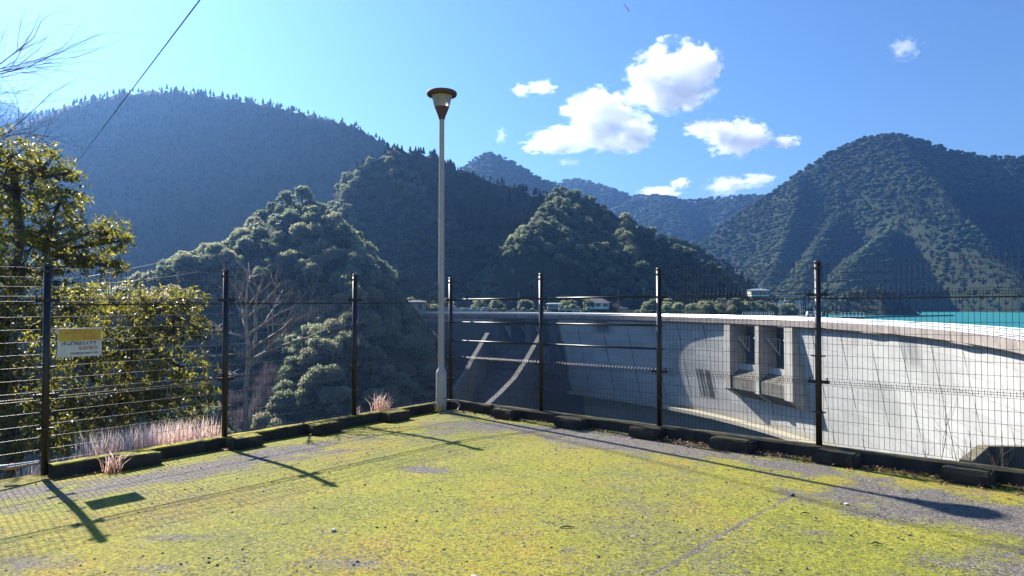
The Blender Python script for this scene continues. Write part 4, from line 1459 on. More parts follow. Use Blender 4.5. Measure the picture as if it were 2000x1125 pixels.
near_tree('evergreen_tree', 'lower spreading evergreen tree behind the fence, between the sign and the bare tree',
          [(-8.0, 14.6, tb(-8.0, 14.6) - 0.3), (-8.0, 14.5, -3.5), (-7.9, 14.4, -1.8), (-7.5, 14.3, -0.4), (-7.0, 14.2, 0.2)],
          [(215, 585, 14, 80, 42), (300, 592, 13.6, 55, 36), (365, 585, 13.4, 50, 26), (335, 640, 13.6, 68, 42), (250, 670, 13.8, 80, 60), (385, 640, 13.4, 26, 26), (350, 715, 13.6, 60, 40),
           (160, 690, 14, 80, 70), (300, 760, 13.6, 90, 50), (385, 770, 13.4, 42, 40), (200, 790, 13.6, 90, 55), (100, 800, 13.0, 80, 60), (320, 830, 13.2, 90, 40), (180, 850, 12.6, 90, 40)],
          M['bark'], 30, 302, L=0.125, Wd=0.046)


def branchy(mb, p, d, L, r, depth, rs, up=0.15, spread=0.55, kids=3, minr=0.0022):
    if depth == 0 or r < minr: return
    pts = [p]; rad_l = [r]
    n = 4
    dd = d.normalized()
    for i in range(n):
        dd = (dd + Vector((rs.normal(), rs.normal(), rs.normal())) * 0.13 + Vector((0, 0, up * 0.25))).normalized()
        pts.append(pts[-1] + dd * (L / n)); rad_l.append(r * (1 - 0.55 * (i + 1) / n))
    mb.tube(pts, rad_l, 6 if r > 0.02 else 4, False)
    for k in range(kids + (1 if depth > 2 else 0)):
        t = rs.uniform(0.25, 1.0)
        i = min(n - 1, int(t * n)); q_ = pts[i].lerp(pts[i + 1], t * n - i)
        nd = (dd + Vector((rs.normal(), rs.normal(), rs.normal() * 0.6)) * spread).normalized()
        branchy(mb, q_, nd, L * rs.uniform(0.5, 0.72), r * (1 - 0.5 * t) * 0.62, depth - 1, rs, up, spread, kids, minr)


# bare tree behind the fence
rs = np.random.RandomState(71)
Zt = 11.6
bx = P(482, 600, Zt).x
bt = empty('bare_tree', (bx, Zt, tb(bx, Zt)), 'leafless young tree with pale twigs behind the fence, right of the leafy tree', 'tree')
mb = MB()
tk = [Vector((bx, Zt, tb(bx, Zt) - 0.2)), P(480, 760, Zt), P(486, 690, Zt), P(479, 620, Zt), P(482, 560, Zt), P(487, 525, Zt)]
mb.tube(tk, [0.042, 0.038, 0.034, 0.028, 0.018, 0.009], 8)
tk2 = [P(484, 700, Zt), P(500, 660, Zt), P(498, 600, Zt), P(508, 555, Zt)]
mb.tube(tk2, [0.03, 0.026, 0.02, 0.008], 7)
mb.build('trunk', M['bark_pale'], bt, smooth=True)
mb = MB()
for (a, tgt, r) in (((486, 705), (640, 640), .030), ((484, 690), (605, 630), .028), ((482, 655), (560, 588), .026), ((483, 620), (565, 585), .024), ((480, 600), (540, 548), .022), ((482, 560), (505, 522), .018),
                    ((484, 700), (428, 690), .024), ((480, 640), (430, 600), .024), ((482, 660), (420, 640), .022), ((480, 590), (440, 548), .020), ((498, 640), (600, 612), .022), ((484, 720), (560, 660), .024), ((482, 730), (432, 735), .020)):
    p0, p1 = P(a[0], a[1], Zt), P(tgt[0], tgt[1], Zt + rs.uniform(-0.8, 0.8))
    v = p1 - p0
    branchy(mb, p0, v, v.length, r, 4, rs, 0.25, 0.5, 3, 0.0042)
mb.build('branch', M['bark_pale'], bt)
# purple twigs of the tree at the upper left
rs = np.random.RandomState(72)
Zt = 24.0
tx = P(-330, 600, Zt).x
bt = empty('bare_tree', (tx, Zt, tb(tx, Zt)), 'leafless tree whose fine purple twigs reach in at the upper left edge', 'tree')
mb = MB()
mb.tube([(tx, Zt, tb(tx, Zt) - 0.3), (tx + 0.1, Zt, -1), (tx + 0.2, Zt, 5.0), (tx + 0.2, Zt, 11.6)], [0.30, 0.24, 0.16, 0.06], 9)
mb.build('trunk', M['bark'], bt, smooth=True)
mb = MB()
for (a, tgt, r) in (((-330, 230), (36, 38), .06), ((-330, 300), (28, 105), .05), ((-330, 330), (40, 190), .06), ((-330, 180), (48, 0), .045), ((-320, 260), (0, 140), .04), ((-320, 420), (25, 170), .04)):
    p0, p1 = P(a[0], a[1], Zt), P(tgt[0], tgt[1], Zt + rs.uniform(-0.5, 0.5))
    v = p1 - p0
    branchy(mb, p0, v, v.length * 0.74, r, 5, rs, 0.10, 0.42, 5, 0.0048)
mb.build('branch', M['twig_purple'], bt)

# ------------------------------------------------------------------ grass, litter, pebbles
def blades(n, area, h0, h1, w, rs, lean=0.25):
    x, y, z = area(n, rs)
    h = rs.uniform(h0, h1, n); th = rs.uniform(0, 6.28, n); ln = rs.uniform(0.05, lean, n) * h
    dx, dy = np.cos(th), np.sin(th)
    pth = rs.uniform(0, 6.28, n); wx, wy = np.cos(pth) * w, np.sin(pth) * w
    c = np.stack([x, y, z], 1)
    P0 = c; P1 = c + np.stack([dx * ln * 0.35, dy * ln * 0.35, h * 0.6], 1); P2 = c + np.stack([dx * ln * 1.2, dy * ln * 1.2, h], 1)
    wv = np.stack([wx, wy, 0 * wx], 1)
    V = np.stack([P0 - wv, P0 + wv, P1 + wv * 0.8, P1 - wv * 0.8, P2], 1).reshape(-1, 3)
    i = np.arange(n)[:, None] * 5
    return V, [i + np.array([[0, 1, 2, 3]]), i + np.array([[3, 2, 4]])], (rs.uniform(-0.25, 0.25, (n, 1)) + np.array([[0.2, 0.2, 0.6, 0.6, 1.1]])).ravel()


def strip(U, N, s0, s1, o0_, o1_, onterrain=True):
    def f(n, rs):
        s = rs.uniform(s0, s1, n); o_ = rs.uniform(o0_, o1_, n)
        x = CX + U.x * s + N.x * o_; y = CY + U.y * s + N.y * o_
        z = height(x, y) if onterrain else ground_z(x, y)
        return x, y, z
    return f


rs = np.random.RandomState(9)
g0, g1 = on_fence(455, UL)[0], on_fence(215, UL)[0]
parts = [blades(2600, strip(UL, NL, g0, g1, -0.95, -0.18), 0.28, 0.62, 0.005, rs), blades(500, strip(UL, NL, g1, g1 + 0.6, -0.9, -0.2), 0.1, 0.35, 0.005, rs), blades(260, strip(UL, NL, g0 - 0.5, g0, -0.6, -0.15), 0.1, 0.3, 0.004, rs)]
V, Fs, T = merge(parts)
tag(mobj('dry_grass', np_mesh('dry_grass', V, Fs, tint=T), M['dry_grass']), 'pinkish dry grass behind the kerb beside the sign', 'grass', kind='stuff')
# verge weeds behind both kerbs
M['weed'] = foliage('weed_blade', [(0.0, (0.05, 0.06, 0.02)), (0.5, (0.14, 0.12, 0.05)), (1.0, (0.34, 0.28, 0.18))], (0.4, 0.4, 0.15), 0.35, 0.5, 0.3, 8)
parts = [blades(1500, strip(UR, NRr, 0, 10, -0.8, -0.12), 0.04, 0.16, 0.004, rs, 0.6), blades(900, strip(UR, NRr, 7.0, 11, -0.9, -0.12), 0.08, 0.28, 0.004, rs, 0.6), blades(900, strip(UL, NL, 0, 9, -0.9, -0.12), 0.04, 0.14, 0.004, rs, 0.6),
         blades(900, strip(UL, NL, g1, g1 + 2.5, -1.4, -0.2), 0.08, 0.3, 0.006, rs, 0.6)]
V, Fs, T = merge(parts)
tag(mobj('weeds', np_mesh('weeds', V, Fs, tint=T), M['weed']), 'thin weeds on the verge outside the kerbs', 'grass', kind='stuff')


def tuft(c, n, h0, h1, mat, label, name='grass_tuft', w=0.005, r=0.05, seed=1, lean=0.7):
    rs = np.random.RandomState(seed)
    def area(n_, rs_):
        return c[0] + rs_.normal(0, r, n_), c[1] + rs_.normal(0, r, n_), np.full(n_, c[2])
    V, Fs, T = blades(n, area, h0, h1, w, rs, lean)
    return tag(mobj(name, np_mesh(name, V, Fs, tint=T), mat), label, 'grass tuft')


s_, c_ = on_fence(745, UL, inset=-0.15)
tuft((c_.x, c_.y, kerb_top(c_.x) - 0.08), 90, 0.15, 0.36, M['dry_grass'], 'bushy pinkish dry grass tuft on the kerb left of the lamp post', r=0.06, seed=2)
s_, c_ = on_fence(228, UL, inset=0.30)
tuft((c_.x, c_.y, float(ground_z(c_.x, c_.y))), 70, 0.10, 0.24, M['dry_grass'], 'dry weed tuft growing against the mossy wheel stop near the sign', r=0.05, seed=3)
tuft((LX - 0.02, LY - 0.14, LG), 46, 0.06, 0.18, M['weed'], 'yellow-green weed tuft at the foot of the lamp post', r=0.04, seed=4)
s_, c_ = on_fence(697, UL, inset=-0.05)
tuft((c_.x, c_.y, kerb_top(c_.x)), 12, 0.06, 0.16, M['dry_grass'], 'few pale grass blades at the foot of the third post of the left fence', r=0.02, seed=5)
s_, c_ = on_fence(458, UL, inset=0.14)
tuft((c_.x, c_.y, kerb_top(c_.x) - 0.07), 40, 0.05, 0.12, M['weed'], 'small green weed beside the wheel stop under the second post', r=0.03, seed=6)
# saplings through the right fence
for i, (px, y0, y1, lb) in enumerate(((1812, 905, 800, 'thin leafless sapling outside the last bay of the right fence'), (1888, 905, 832, 'forked leafless sapling beside the concrete headwall'), (1945, 915, 850, 'low tangle of bare stems in front of the concrete headwall'))):
    s_, c_ = on_fence(px, UR, inset=-0.3)
    mb = MB(); rs2 = np.random.RandomState(80 + i)
    base = Vector((c_.x, c_.y, float(height(np.array([c_.x]), np.array([c_.y]))[0])))
    top = P(px, y1, c_.y)
    for k in range(4 if i < 2 else 7):
        v = Vector((rs2.uniform(-0.14, 0.1), 0.05, 1.0)); 
        branchy(mb, base + Vector((rs2.uniform(-.1, .1), 0, 0)), v, (top.z - base.z) * (1 if k == 0 else rs2.uniform(0.35, 0.8)), 0.005 if k == 0 else 0.003, 3, rs2, 0.5, 0.45, 2, 0.001)
    tag(mb.build('sapling', M['bark']), lb, 'sapling')


def flakes(n, area, size, rs, name, label, mat, cat, up=0.01, kind='stuff'):
    x, y, z = area(n, rs)
    c = np.stack([x, y, z + rs.uniform(0.004, up, n)], 1)
    V, Q = quads_at(c, np.stack([rs.normal(0, .5, n), rs.normal(0, .5, n), np.ones(n)], 1), size * rs.uniform(0.5, 1.3, n), rs, 0.6)
    o = mobj(name, np_mesh(name, V, [Q], tint=np.repeat(rs.uniform(0, 1, n), 4)), mat)
    return tag(o, label, cat, kind=kind)


rs = np.random.RandomState(15)
def kerbside(n, rs_):
    q_ = rs_.uniform(size=n)
    s = np.where(q_ < 0.45, rs_.uniform(6.2, 9.5, n), np.where(q_ < 0.75, rs_.normal(4.9, 0.6, n), rs_.uniform(0.3, 9, n)))
    o_ = 0.12 + np.abs(rs_.normal(0, 0.16, n))
    x = CX + UR.x * s + NRr.x * o_; y = CY + UR.y * s + NRr.y * o_
    return x, y, ground_z(x, y)
flakes(1500, kerbside, 0.022, rs, 'leaf_litter', 'red-brown fallen leaves along the foot of the right kerb', M['litter'], 'leaf litter', 0.03)
def kerbside2(n, rs_):
    s = np.where(rs_.uniform(size=n) < 0.4, rs_.normal(on_fence(615, UL)[0], 0.12, n), np.where(rs_.uniform(size=n) < 0.5, rs_.normal(on_fence(440, UL)[0], 0.15, n), rs_.normal(on_fence(230, UL)[0], 0.25, n)))
    o_ = 0.13 + np.abs(rs_.normal(0, 0.10, n))
    x = CX + UL.x * s + NL.x * o_; y = CY + UL.y * s + NL.y * o_
    return x, y, ground_z(x, y)
flakes(420, kerbside2, 0.018, rs, 'leaf_litter', 'small heaps of dead leaves along the foot of the left kerb', M['litter'], 'leaf litter', 0.03)

# pebbles and crumbs scattered on the moss
iv, if_ = ico(1)
n = 6500
x = rs.uniform(-6, 7, n); y = rs.uniform(2.2, 11, n)
a_c, b_c = ab(x, y)
k_ = (a_c > 0.2) & (b_c > 0.2)
x, y = x[k_], y[k_]; n = len(x)
sz = 0.003 + 0.010 * rs.uniform(size=n) ** 5
W, FF, tt = plant('', (iv * np.array([1, 0.8, 0.6]), [if_], np.zeros(len(iv))), x, y, ground_z(x, y) + sz * 0.2, sz, sz, rs.uniform(0, 6, n), np.zeros(n), None, rs)
tag(mobj('pebbles', np_mesh('pebbles', W, FF), M['pebble']), 'small dark stones and crumbs scattered over the moss', 'pebbles', kind='stuff')
for i, (px, py, l, an, lb) in enumerate(((1108, 1029, 0.11, 0.1, 'short dark twig lying on the moss near the middle of the lot'), (1573, 1002, 0.07, 0.0, 'short dark twig on the moss below the lamp shadow'), (1712, 1060, 0.07, -0.2, 'small twig on the moss at the lower right'))):
    c = P(px, py, 1.605 * F / (py - 594)); mb = MB()
    gz = float(ground_z(c.x, c.y)) + 0.008
    mb.tube([(c.x - l / 2, c.y, gz), (c.x - l * .1, c.y + .012, gz + 0.006), (c.x + l / 2, c.y + an * l, gz)], [0.004, 0.006, 0.003], 5)
    tag(mb.build('twig', M['bark']), lb, 'twig')
for i, (px, py, lb) in enumerate(((1653, 981, 'small white stone on the gravelly patch beside the lamp shadow'), (1548, 964, 'dark stone at the end of the paving seam'), (926, 1123, 'white scrap on the moss at the bottom edge'), (652, 1033, 'pale pebble on the moss at the lower left'))):
    c = P(px, py, 1.605 * F / (py - 594)); gz = float(ground_z(c.x, c.y))
    me = np_mesh('stone', (iv * (1 + 0.25 * vnoise(iv[:, 0] * 2, iv[:, 1] * 2, iv[:, 2] * 2, i)[:, None])) * np.array([0.022, 0.018, 0.013]), [if_])
    o = mobj('stone', me, flat('stone_%d' % i, (0.6, 0.58, 0.55) if i != 1 else (0.05, 0.05, 0.05)))
    o.location = (c.x, c.y, gz + 0.006); tag(o, lb, 'stone')

# ------------------------------------------------------------------ concrete headwall outside the right fence
hw = empty('concrete_headwall', P(1960, 890, 8.6), 'low mossy concrete headwall with a dark opening outside the right fence', 'headwall')
def at(px, py, Z): return P(px, py, Z)
Zc = 8.2
mb = MB()
def slab(q_, d):
    mb.prism([p - Vector((0, 0, d)) for p in q_], q_)
A_, B_, C_, D_ = at(1886, 899, 7.6), at(1921, 870, 9.0), at(1950, 871, 8.7), at(2080, 872, 8.4)
def wallseg(a, b_, th, d):
    s2 = Vector((b_.y - a.y, -(b_.x - a.x), 0)).normalized() * th / 2
    mb.prism([a - s2 - Vector((0, 0, d)), a + s2 - Vector((0, 0, d)), b_ + s2 - Vector((0, 0, d)), b_ - s2 - Vector((0, 0, d))], [a - s2, a + s2, b_ + s2, b_ - s2])
wallseg(A_, B_, 0.12, 0.9); wallseg(B_, D_, 0.12, 0.9)
mb.build('wall', M['culvert'], hw)
mb = MB(); slab([at(1890, 903, 7.62), at(2090, 925, 7.0), at(2085, 876, 8.36), at(1923, 874, 8.95)], 0.5)
ft = mb.build('floor', M['dark_wood'], hw)
ft.location.z -= 0.55

# ground litter at the open left end of the kerb: pipe and orange scrap
mb = MB(); mb.tube([P(-60, 918, 6.6), P(10, 912, 6.85), P(76, 903, 7.15)], 0.022, 8)
tag(mb.build('pipe', M['steel'], smooth=True), 'grey pipe lying on the ground at the left edge under the fence', 'pipe')
c = P(18, 914, 6.95); mb = MB(); mb.box((c.x, c.y, c.z + 0.0), (0.10, 0.05, 0.03), 0.5)
mb.tube([c + Vector((-.06, 0, .0)), c + Vector((0, .02, .03)), c + Vector((.07, .01, 0))], 0.018, 6)
tag(mb.build('scrap', flat('orange_scrap', (0.55, 0.16, 0.03))), 'orange scrap lying beside the grey pipe at the left edge', 'scrap')

# ------------------------------------------------------------------ far bank: house, walls, poles
def house(c, w, d, hw_, hr, rz, label, name='house', roof=None, wall=None, hip=0.45, win=3):
    root = empty(name, c, label, 'house')
    Mr = Matrix.Rotation(rz, 3, 'Z')
    def g(x, y, z): return Vector(c) + Mr @ Vector((x, y, z))
    mb = MB()
    mb.prism([g(x, y, -0.5) for x, y in ((-w / 2, -d / 2), (w / 2, -d / 2), (w / 2, d / 2), (-w / 2, d / 2))], [g(x, y, hw_) for x, y in ((-w / 2, -d / 2), (w / 2, -d / 2), (w / 2, d / 2), (-w / 2, d / 2))])
    mb.build('wall', wall or M['house_wall'], root)
    mb = MB(); e = 0.9; hx = w / 2 * hip
    b4 = [g(x, y, hw_ - 0.1) for x, y in ((-w / 2 - e, -d / 2 - e), (w / 2 + e, -d / 2 - e), (w / 2 + e, d / 2 + e), (-w / 2 - e, d / 2 + e))]
    rg = [g(-hx, 0, hw_ + hr), g(hx, 0, hw_ + hr)]
    mb.add(b4 + rg, [(3, 2, 1, 0), (0, 1, 5, 4), (1, 2, 5), (2, 3, 4, 5), (3, 0, 4)])
    mb.build('roof', roof or M['roof'], root)
    for i in range(win):
        x = -w / 2 + w * (i + 0.5) / win
        mb = MB(); mb.prism([g(x - w * .11, -d / 2 - 0.06, hw_ * .3), g(x + w * .11, -d / 2 - 0.06, hw_ * .3), g(x + w * .11, -d / 2 - 0.01, hw_ * .3), g(x - w * .11, -d / 2 - 0.01, hw_ * .3)],
                            [g(x - w * .11, -d / 2 - 0.06, hw_ * .82), g(x + w * .11, -d / 2 - 0.06, hw_ * .82), g(x + w * .11, -d / 2 - 0.01, hw_ * .82), g(x - w * .11, -d / 2 - 0.01, hw_ * .82)])
        mb.build('window', M['glass_dark'], root)
    return root


c = P(1166, 601, 385); house((c.x, c.y, -2.2), 11.5, 8, 3.0, 2.6, 0.06, 'small white house with a mauve hipped roof on the far bank above the dam crest', hip=0.4)
c = P(1084, 601, 390); house((c.x, c.y, -2.4), 8.5, 6, 2.6, 0.5, 0.0, 'low flat-roofed shed left of the white house on the far bank', name='shed', roof=M['steel'], wall=M['retaining'], hip=0.9, win=2)
c = P(1481, 575, 640); house((c.x, c.y, 7.2), 17, 9, 5.5, 1.2, 0.1, 'white two-storey lakeside building at the foot of the dark ridge', name='lakeside_building', roof=M['steel'], win=5)
c = P(812, 606, 360); house((c.x, c.y, -4.4), 9, 5, 5.6, 0.8, 0.2, 'dim grey shed at the left end of the dam crest', name='shed', roof=M['steel'], wall=M['retaining'], win=2)
# retaining wall left end
wl_ = [P(826, 600, 372), P(880, 600, 374), P(905, 600, 376), P(955, 602, 378)]
mb = MB()
for a, b_ in zip(wl_[:-1], wl_[1:]):
    mb.prism([a + Vector((0, 0, -5)), b_ + Vector((0, 0, -5)), b_ + Vector((0, 1, -5)), a + Vector((0, 1, -5))], [a, b_, b_ + Vector((0, 1, 0)), a + Vector((0, 1, 0))])
tag(mb.build('retaining_wall', M['retaining']), 'pale concrete retaining wall beside the left end of the dam', 'wall')


def rail_run(pts, h, label, name='railing', r=0.09, step=3.0, mat=None, grp='white railings on the far bank'):
    mb = MB(); pts = [Vector(p) for p in pts]
    for f in (1.0, 0.5): mb.tube([p + Vector((0, 0, h * f)) for p in pts], r, 4)
    for a, b_ in zip(pts[:-1], pts[1:]):
        n = max(1, int((b_ - a).length / step))
        for i in range(n + 1):
            p = a.lerp(b_, i / n); mb.tube([p, p + Vector((0, 0, h))], r, 4)
    return tag(mb.build(name, mat or M['rail_white']), label, 'railing', grp)


rail_run([P(1092, 608, 372), P(1140, 608, 372)], 1.3, 'white railing below the small house on the far bank', r=0.11)
rail_run([P(900, 607, 366), P(960, 607, 366)], 1.6, 'white railing above the far end of the dam crest', r=0.1, step=6)
for i, (px, y0, y1, Z, lb) in enumerate(((1013, 606, 571, 372, 'tall thin light pole above the far gates'), (1052, 606, 580, 375, 'thin light pole left of the low shed'), (1207, 600, 566, 400, 'thin pole on the dark slope right of the white house'), (1257, 600, 563, 405, 'pole with a white lamp on the dark slope'), (788, 606, 590, 356, 'short lamp pole at the left end of the dam crest'))):
    a, b_ = P(px, y0, Z), P(px, y1, Z); mb = MB(); mb.tube([a - Vector((0, 0, 3)), b_], [0.14, 0.09], 6); mb.box(b_ + Vector((0.3, 0, 0)), (0.9, 0.3, 0.2))
    tag(mb.build('light_pole', M['steel']), lb, 'pole', 'light poles on the far bank')
c = P(1218, 598, 386)


def car(c, rz, L, W2, H, label, name='parked_car', mat=None):
    root = empty(name, c, label, 'vehicle')
    Mr = Matrix.Rotation(rz, 3, 'Z')
    def g(x, y, z): return Vector(c) + Mr @ Vector((x, y, z))
    mb = MB()
    prof = [(-L / 2, 0.3), (L / 2, 0.3), (L / 2, 0.85), (L * .38, 0.98), (L * .27, H), (-L * .42, H), (-L / 2, 0.95)]
    mb.prism([g(x, -W2 / 2, z) for x, z in prof], [g(x, W2 / 2, z) for x, z in prof]); mb.build('body', mat or M['van'], root)
    mb = MB()
    for sg in (-1, 1):
        yy = sg * (W2 / 2 + 0.01)
        for x0, x1 in ((-L * .38, -L * .05), (-L * .02, L * .22)):
            q_ = [g(x0, yy, 1.0), g(x1, yy, 1.0), g(x1 - 0.05, yy, H - .15), g(x0, yy, H - .15)]
            mb.add(q_ + [p + (Vector(c) - g(0, sg, 0)) * -0.01 for p in q_], [(0, 1, 2, 3), (4, 5, 6, 7), (0, 1, 5, 4), (1, 2, 6, 5), (2, 3, 7, 6), (3, 0, 4, 7)])
    mb.build('window', M['glass_dark'], root)
    for x in (-L * .3, L * .3):
        for sg in (-1, 1):
            mb = MB(); mb.tube([g(x, sg * (W2 / 2 - .2), .33), g(x, sg * (W2 / 2 + .02), .33)], .33, 12); mb.build('wheel', M['tyre'], root)
    return root


car((c.x, c.y, -3.1), 0.1, 4.4, 1.7, 1.5, 'small white car parked right of the house on the far bank')

# ------------------------------------------------------------------ works deck behind the near gates, jetty, gantry
c0 = P(1450, 616, 300); 
deckz = P(1500, 617.5, 300).z
dk = empty('works_deck', (c0.x, 300, deckz), 'concrete works deck with white railings and a gantry behind the dam crest', 'deck')
x0, x1 = P(1448, 600, 300).x, P(1600, 600, 300).x
mb = MB(); mb.box(((x0 + x1) / 2, 306, deckz - 0.4), (x1 - x0, 16, 0.8)); mb.build('slab', M['pier'], dk)
for k in range(5):
    mb = MB(); mb.tube([(x0 + 2 + k * (x1 - x0 - 4) / 4, 302, deckz - 0.8), (x0 + 2 + k * (x1 - x0 - 4) / 4, 302, LAKE - 3)], 0.6, 10); mb.build('column', M['pier'], dk)
mb = MB()
xr = P(1508, 600, 300).x
for f in (0.6, 1.2, 1.75): mb.tube([(x0, 298.3, deckz + f), (xr, 298.3, deckz + f)], 0.08, 4)
for k in range(15): mb.tube([(x0 + (xr - x0) * k / 14, 298.3, deckz), (x0 + (xr - x0) * k / 14, 298.3, deckz + 1.75)], 0.08, 4)
mb.build('railing', M['rail_white'], dk)
mb = MB()
ga, gb = P(1524, 600, 306).x, P(1562, 600, 306).x; gt = P(1524, 578, 306).z
for x in (ga, gb):
    mb.tube([(x - 0.8, 305, deckz), (x, 306, gt)], 0.18, 5); mb.tube([(x + 0.8, 307, deckz), (x, 306, gt)], 0.18, 5)
    mb.tube([(x - 0.4, 305.5, (deckz + gt) / 2), (x + 0.4, 306.5, (deckz + gt) / 2)], 0.12, 5)
mb.box(((ga + gb) / 2, 306, gt), (gb - ga + 2, 0.7, 0.6)); mb.box(((ga + gb) / 2 - 1, 306, gt - 1.4), (2.2, 1.6, 1.4))
mb.tube([(ga, 306, deckz + 4), (ga + 3.5, 306, gt)], 0.12, 4); mb.tube([(gb, 306, deckz + 4), (gb - 3.5, 306, gt)], 0.12, 4)
mb.box(((ga - 1.5), 306, gt - 3.2), (5, 0.5, 0.35))
tag(mb.build('gantry_crane', M['steel']), 'pale steel gantry crane standing on the works deck', 'crane')
for i, (px, lb) in enumerate(((1567, 'left one of two thin lamp poles on the works deck'), (1576, 'right one of two thin lamp poles on the works deck'))):
    x = P(px, 600, 303).x; t_ = P(px, 580, 303).z; mb = MB(); mb.tube([(x, 303, deckz), (x, 303, t_), (x + 0.9, 303, t_ + 0.9)], 0.09, 5)
    tag(mb.build('lamp_pole', M['steel']), lb, 'pole', 'lamp poles on the works deck')
x = P(1583, 600, 302).x
car((x, 302, deckz + 0.02), 0.0, 3.4, 1.6, 1.95, 'white box van parked at the right end of the works deck', name='van')
xa, xb = P(1642, 600, 300).x, P(1686, 600, 300).x; zj = P(1660, 619, 300).z
jt = empty('jetty', (xa, 300, zj), 'short dark jetty with a white railing on the lake near the tall fence post', 'jetty')
mb = MB(); mb.box(((xa + xb) / 2, 303, zj - 0.4), (xb - xa, 8, 0.8)); mb.build('deck', M['dark_wood'], jt)
mb = MB()
for k in range(4): mb.tube([(xa + 1 + k * (xb - xa - 2) / 3, 302, zj - 0.8), (xa + 1 + k * (xb - xa - 2) / 3, 302, LAKE - 2)], 0.4, 8)
mb.build('column', M['dark_wood'], jt)
mb = MB()
for f in (0.9, 1.8): mb.tube([(xa, 299.5, zj + f), (xb, 299.5, zj + f)], 0.09, 4)
for k in range(7): mb.tube([(xa + (xb - xa) * k / 6, 299.5, zj), (xa + (xb - xa) * k / 6, 299.5, zj + 1.8)], 0.09, 4)
mb.build('railing', M['rail_white'], jt)
# dark tube lying along the lake surface
mb = MB()
pb_ = [P(px, py, -LAKE * F / (py - 594) * 0.985) for px, py in ((1690, 620.5), (1730, 619.6), (1780, 618.6), (1830, 617.6), (1862, 617))]
for p in pb_: p.z = LAKE + 0.3
mb.tube(pb_, 0.9, 6); tag(mb.build('lake_dark_line', M['dark_wood']), 'thin dark line stretched across the turquoise lake', 'boom')

# trees and shrubs on the far terrace
rs = np.random.RandomState(33)
shr = [(905, 606, 10), (925, 605, 16), (945, 606, 14), (968, 607, 10), (985, 606, 11), (1003, 607, 9), (1022, 606, 12), (1040, 607, 11), (1060, 606, 14), (1118, 602, 18), (1106, 603, 13), (1128, 604, 12), (1245, 611, 11), (1300, 606, 24), (1325, 604, 28), (1350, 606, 26), (1378, 605, 24), (1405, 606, 26), (1430, 607, 22)]
for i, (px, py, hpx) in enumerate(shr):
    Z = 374 if px < 1200 else 350
    c = P(px, py, Z); s_ = hpx * Z / F * 0.46
    j = i % 5
    o = bpy.data.objects.new('round_tree' if hpx > 20 else 'shrub', tree_me('broad', j, hero_protos[j]))
    o.location = (c.x, c.y, c.z - s_ * 0.5); o.scale = (s_, s_, s_); o.rotation_euler = (0, 0, rs.uniform(0, 6))
    COL.objects.link(o)
    if hpx > 20: tag(o, 'rounded dark green tree at the water edge behind the dam, left of the works deck', 'tree', 'rounded trees at the water edge')
    else: tag(o, 'small bush along the road above the far half of the dam', 'shrub', 'bushes along the far bank road')

# ------------------------------------------------------------------ clouds
def cloud_mat(name, dens, scale, seed, thr=0.5):
    m = bpy.data.materials.new(name); m.use_nodes = True
    nt = m.node_tree; nt.nodes.clear()
    out = nt.nodes.new('ShaderNodeOutputMaterial')
    pv = nt.nodes.new('ShaderNodeVolumePrincipled')
    pv.inputs['Color'].default_value = (0.98, 0.985, 1.0, 1)
    pv.inputs['Anisotropy'].default_value = 0.35
    tc = nt.nodes.new('ShaderNodeTexCoord')
    oc = tc.outputs['Object']
    n = noise(nt, mapping(nt, oc, (1, 1, 1), (seed * 3.1, seed * 1.7, 0)), scale, 8, 0.66)
    at_ = nt.nodes.new('ShaderNodeVectorMath'); at_.operation = 'LENGTH'
    nt.links.new(oc, at_.inputs[0])
    # densest in the middle, torn at the rim (object space, unit ball)
    e = math_(nt, 'SUBTRACT', 1.0, at_.outputs['Value'])
    f = math_(nt, 'ADD', math_(nt, 'MULTIPLY', e, 0.75), math_(nt, 'MULTIPLY', math_(nt, 'SUBTRACT', n, thr + 0.085), 2.0))
    f = math_(nt, 'MULTIPLY', f, 7.0, clamp=True)
    f = math_(nt, 'MULTIPLY', f, dens)
    nt.links.new(f, pv.inputs['Density'])
    nt.links.new(pv.outputs[0], out.inputs['Volume'])
    return m


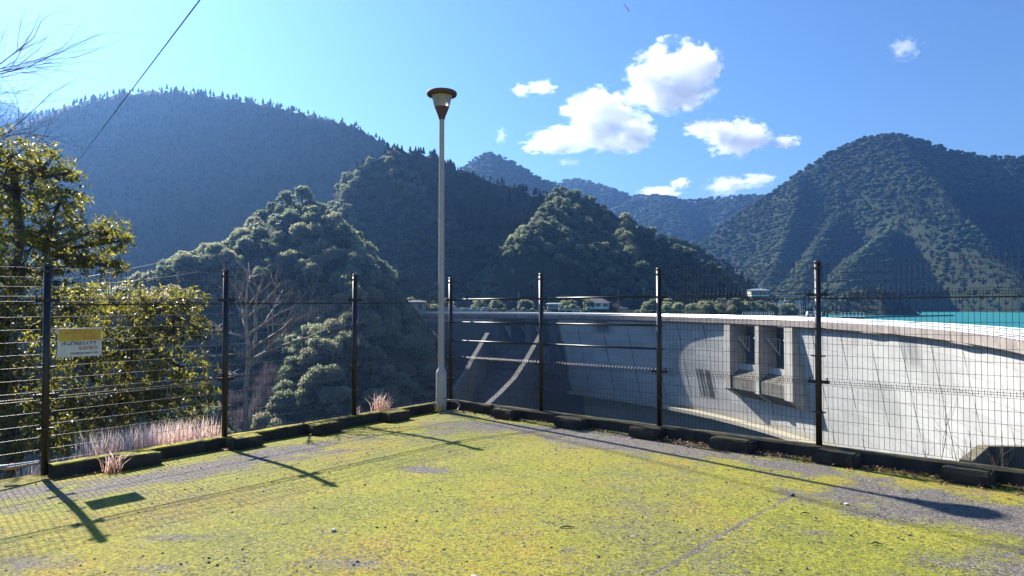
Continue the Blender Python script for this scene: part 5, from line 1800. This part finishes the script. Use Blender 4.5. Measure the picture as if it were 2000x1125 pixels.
CLOUDS = [
    # label, list of (px, py, rx, ry), density, thr
    ('large bright cloud, highest of the group', [(1318, 148, 78, 56), (1290, 168, 58, 40), (1360, 128, 44, 34), (1252, 146, 24, 20), (1330, 185, 50, 28)], 1.0, 0.52),
    ('long wedge-shaped cloud left of the highest cloud', [(1170, 225, 62, 42), (1200, 258, 68, 34), (1120, 270, 72, 22), (1075, 285, 50, 12), (1240, 265, 34, 28), (1150, 206, 36, 18)], 1.0, 0.52),
    ('rounded cloud with a mauve base, right of the wedge-shaped cloud', [(1440, 272, 54, 32), (1410, 262, 34, 20), (1468, 268, 34, 24), (1380, 250, 42, 14)], 0.9, 0.53),
    ('small torn cloud at the left of the group', [(1018, 176, 18, 12), (1058, 172, 30, 14)], 0.55, 0.56),
    ('tiny cloud right of the rounded cloud', [(1536, 278, 24, 13)], 0.7, 0.54),
    ('thin wispy cloud high at the right', [(1765, 94, 36, 22)], 0.20, 0.60),
    ('low cloud peeping over the far blue ridge', [(1290, 378, 40, 12), (1330, 358, 18, 10)], 0.7, 0.54),
    ('low ragged cloud above the far blue ridge', [(1420, 362, 44, 16), (1480, 352, 36, 12)], 0.5, 0.55),
    ('faint veil of cloud between the wedge-shaped and highest clouds', [(1235, 200, 34, 18)], 0.18, 0.58),
    ('faint streak of cloud low over the far peak', [(1112, 316, 28, 8)], 0.22, 0.58),
    ('faint shred of cloud right of the lamp post', [(979, 266, 12, 18)], 0.22, 0.58),
]
ZCL = 5200.0
iv2, if2 = ico(3)
for ci, (lb, bl, dn, thr) in enumerate(CLOUDS):
    c0 = P(bl[0][0], bl[0][1], ZCL)
    root = empty('cloud', c0, lb, 'cloud', 'clouds over the mountains')
    for bi, (px, py, rx, ry) in enumerate(bl):
        k = ZCL / F
        c = P(px, py, ZCL + (bi % 3) * 60)
        mt = cloud_mat('cloud_volume', dn * 0.012 * (60.0 / max(rx, 20)), 2.3, ci * 5 + bi, thr)
        me = np_mesh('puff', iv2, [if2]); me.materials.append(mt)
        o = bpy.data.objects.new('puff', me)
        o.parent = root
        o.location = c - Vector(root.location)
        o.scale = (rx * k * 1.36, rx * k * 1.1, ry * k * 1.42)
        COL.objects.link(o)

# contrail
mb = MB(); mb.tube([P(1219, 8, 6000), P(1229, 22, 6000)], [6, 9], 8)
tag(mb.build('contrail', flat('contrail_white', (0.8, 0.8, 0.8))), 'tiny white contrail streak at the top of the sky', 'contrail')

# ------------------------------------------------------------------ haze
mh = bpy.data.materials.new('haze_air'); mh.use_nodes = True
nt = mh.node_tree; nt.nodes.clear()
out = nt.nodes.new('ShaderNodeOutputMaterial')
pv = nt.nodes.new('ShaderNodeVolumePrincipled')
pv.inputs['Color'].default_value = (0.20, 0.43, 0.92, 1)
pv.inputs['Density'].default_value = 0.000115
pv.inputs['Anisotropy'].default_value = 0.62
nt.links.new(pv.outputs[0], out.inputs['Volume'])
mb = MB(); mb.box((-200, 1720, 275), (7200, 3900, 770))
hz = mb.build('haze', mh)
tag(hz, 'thin blue haze filling the valley', 'haze', kind='stuff')
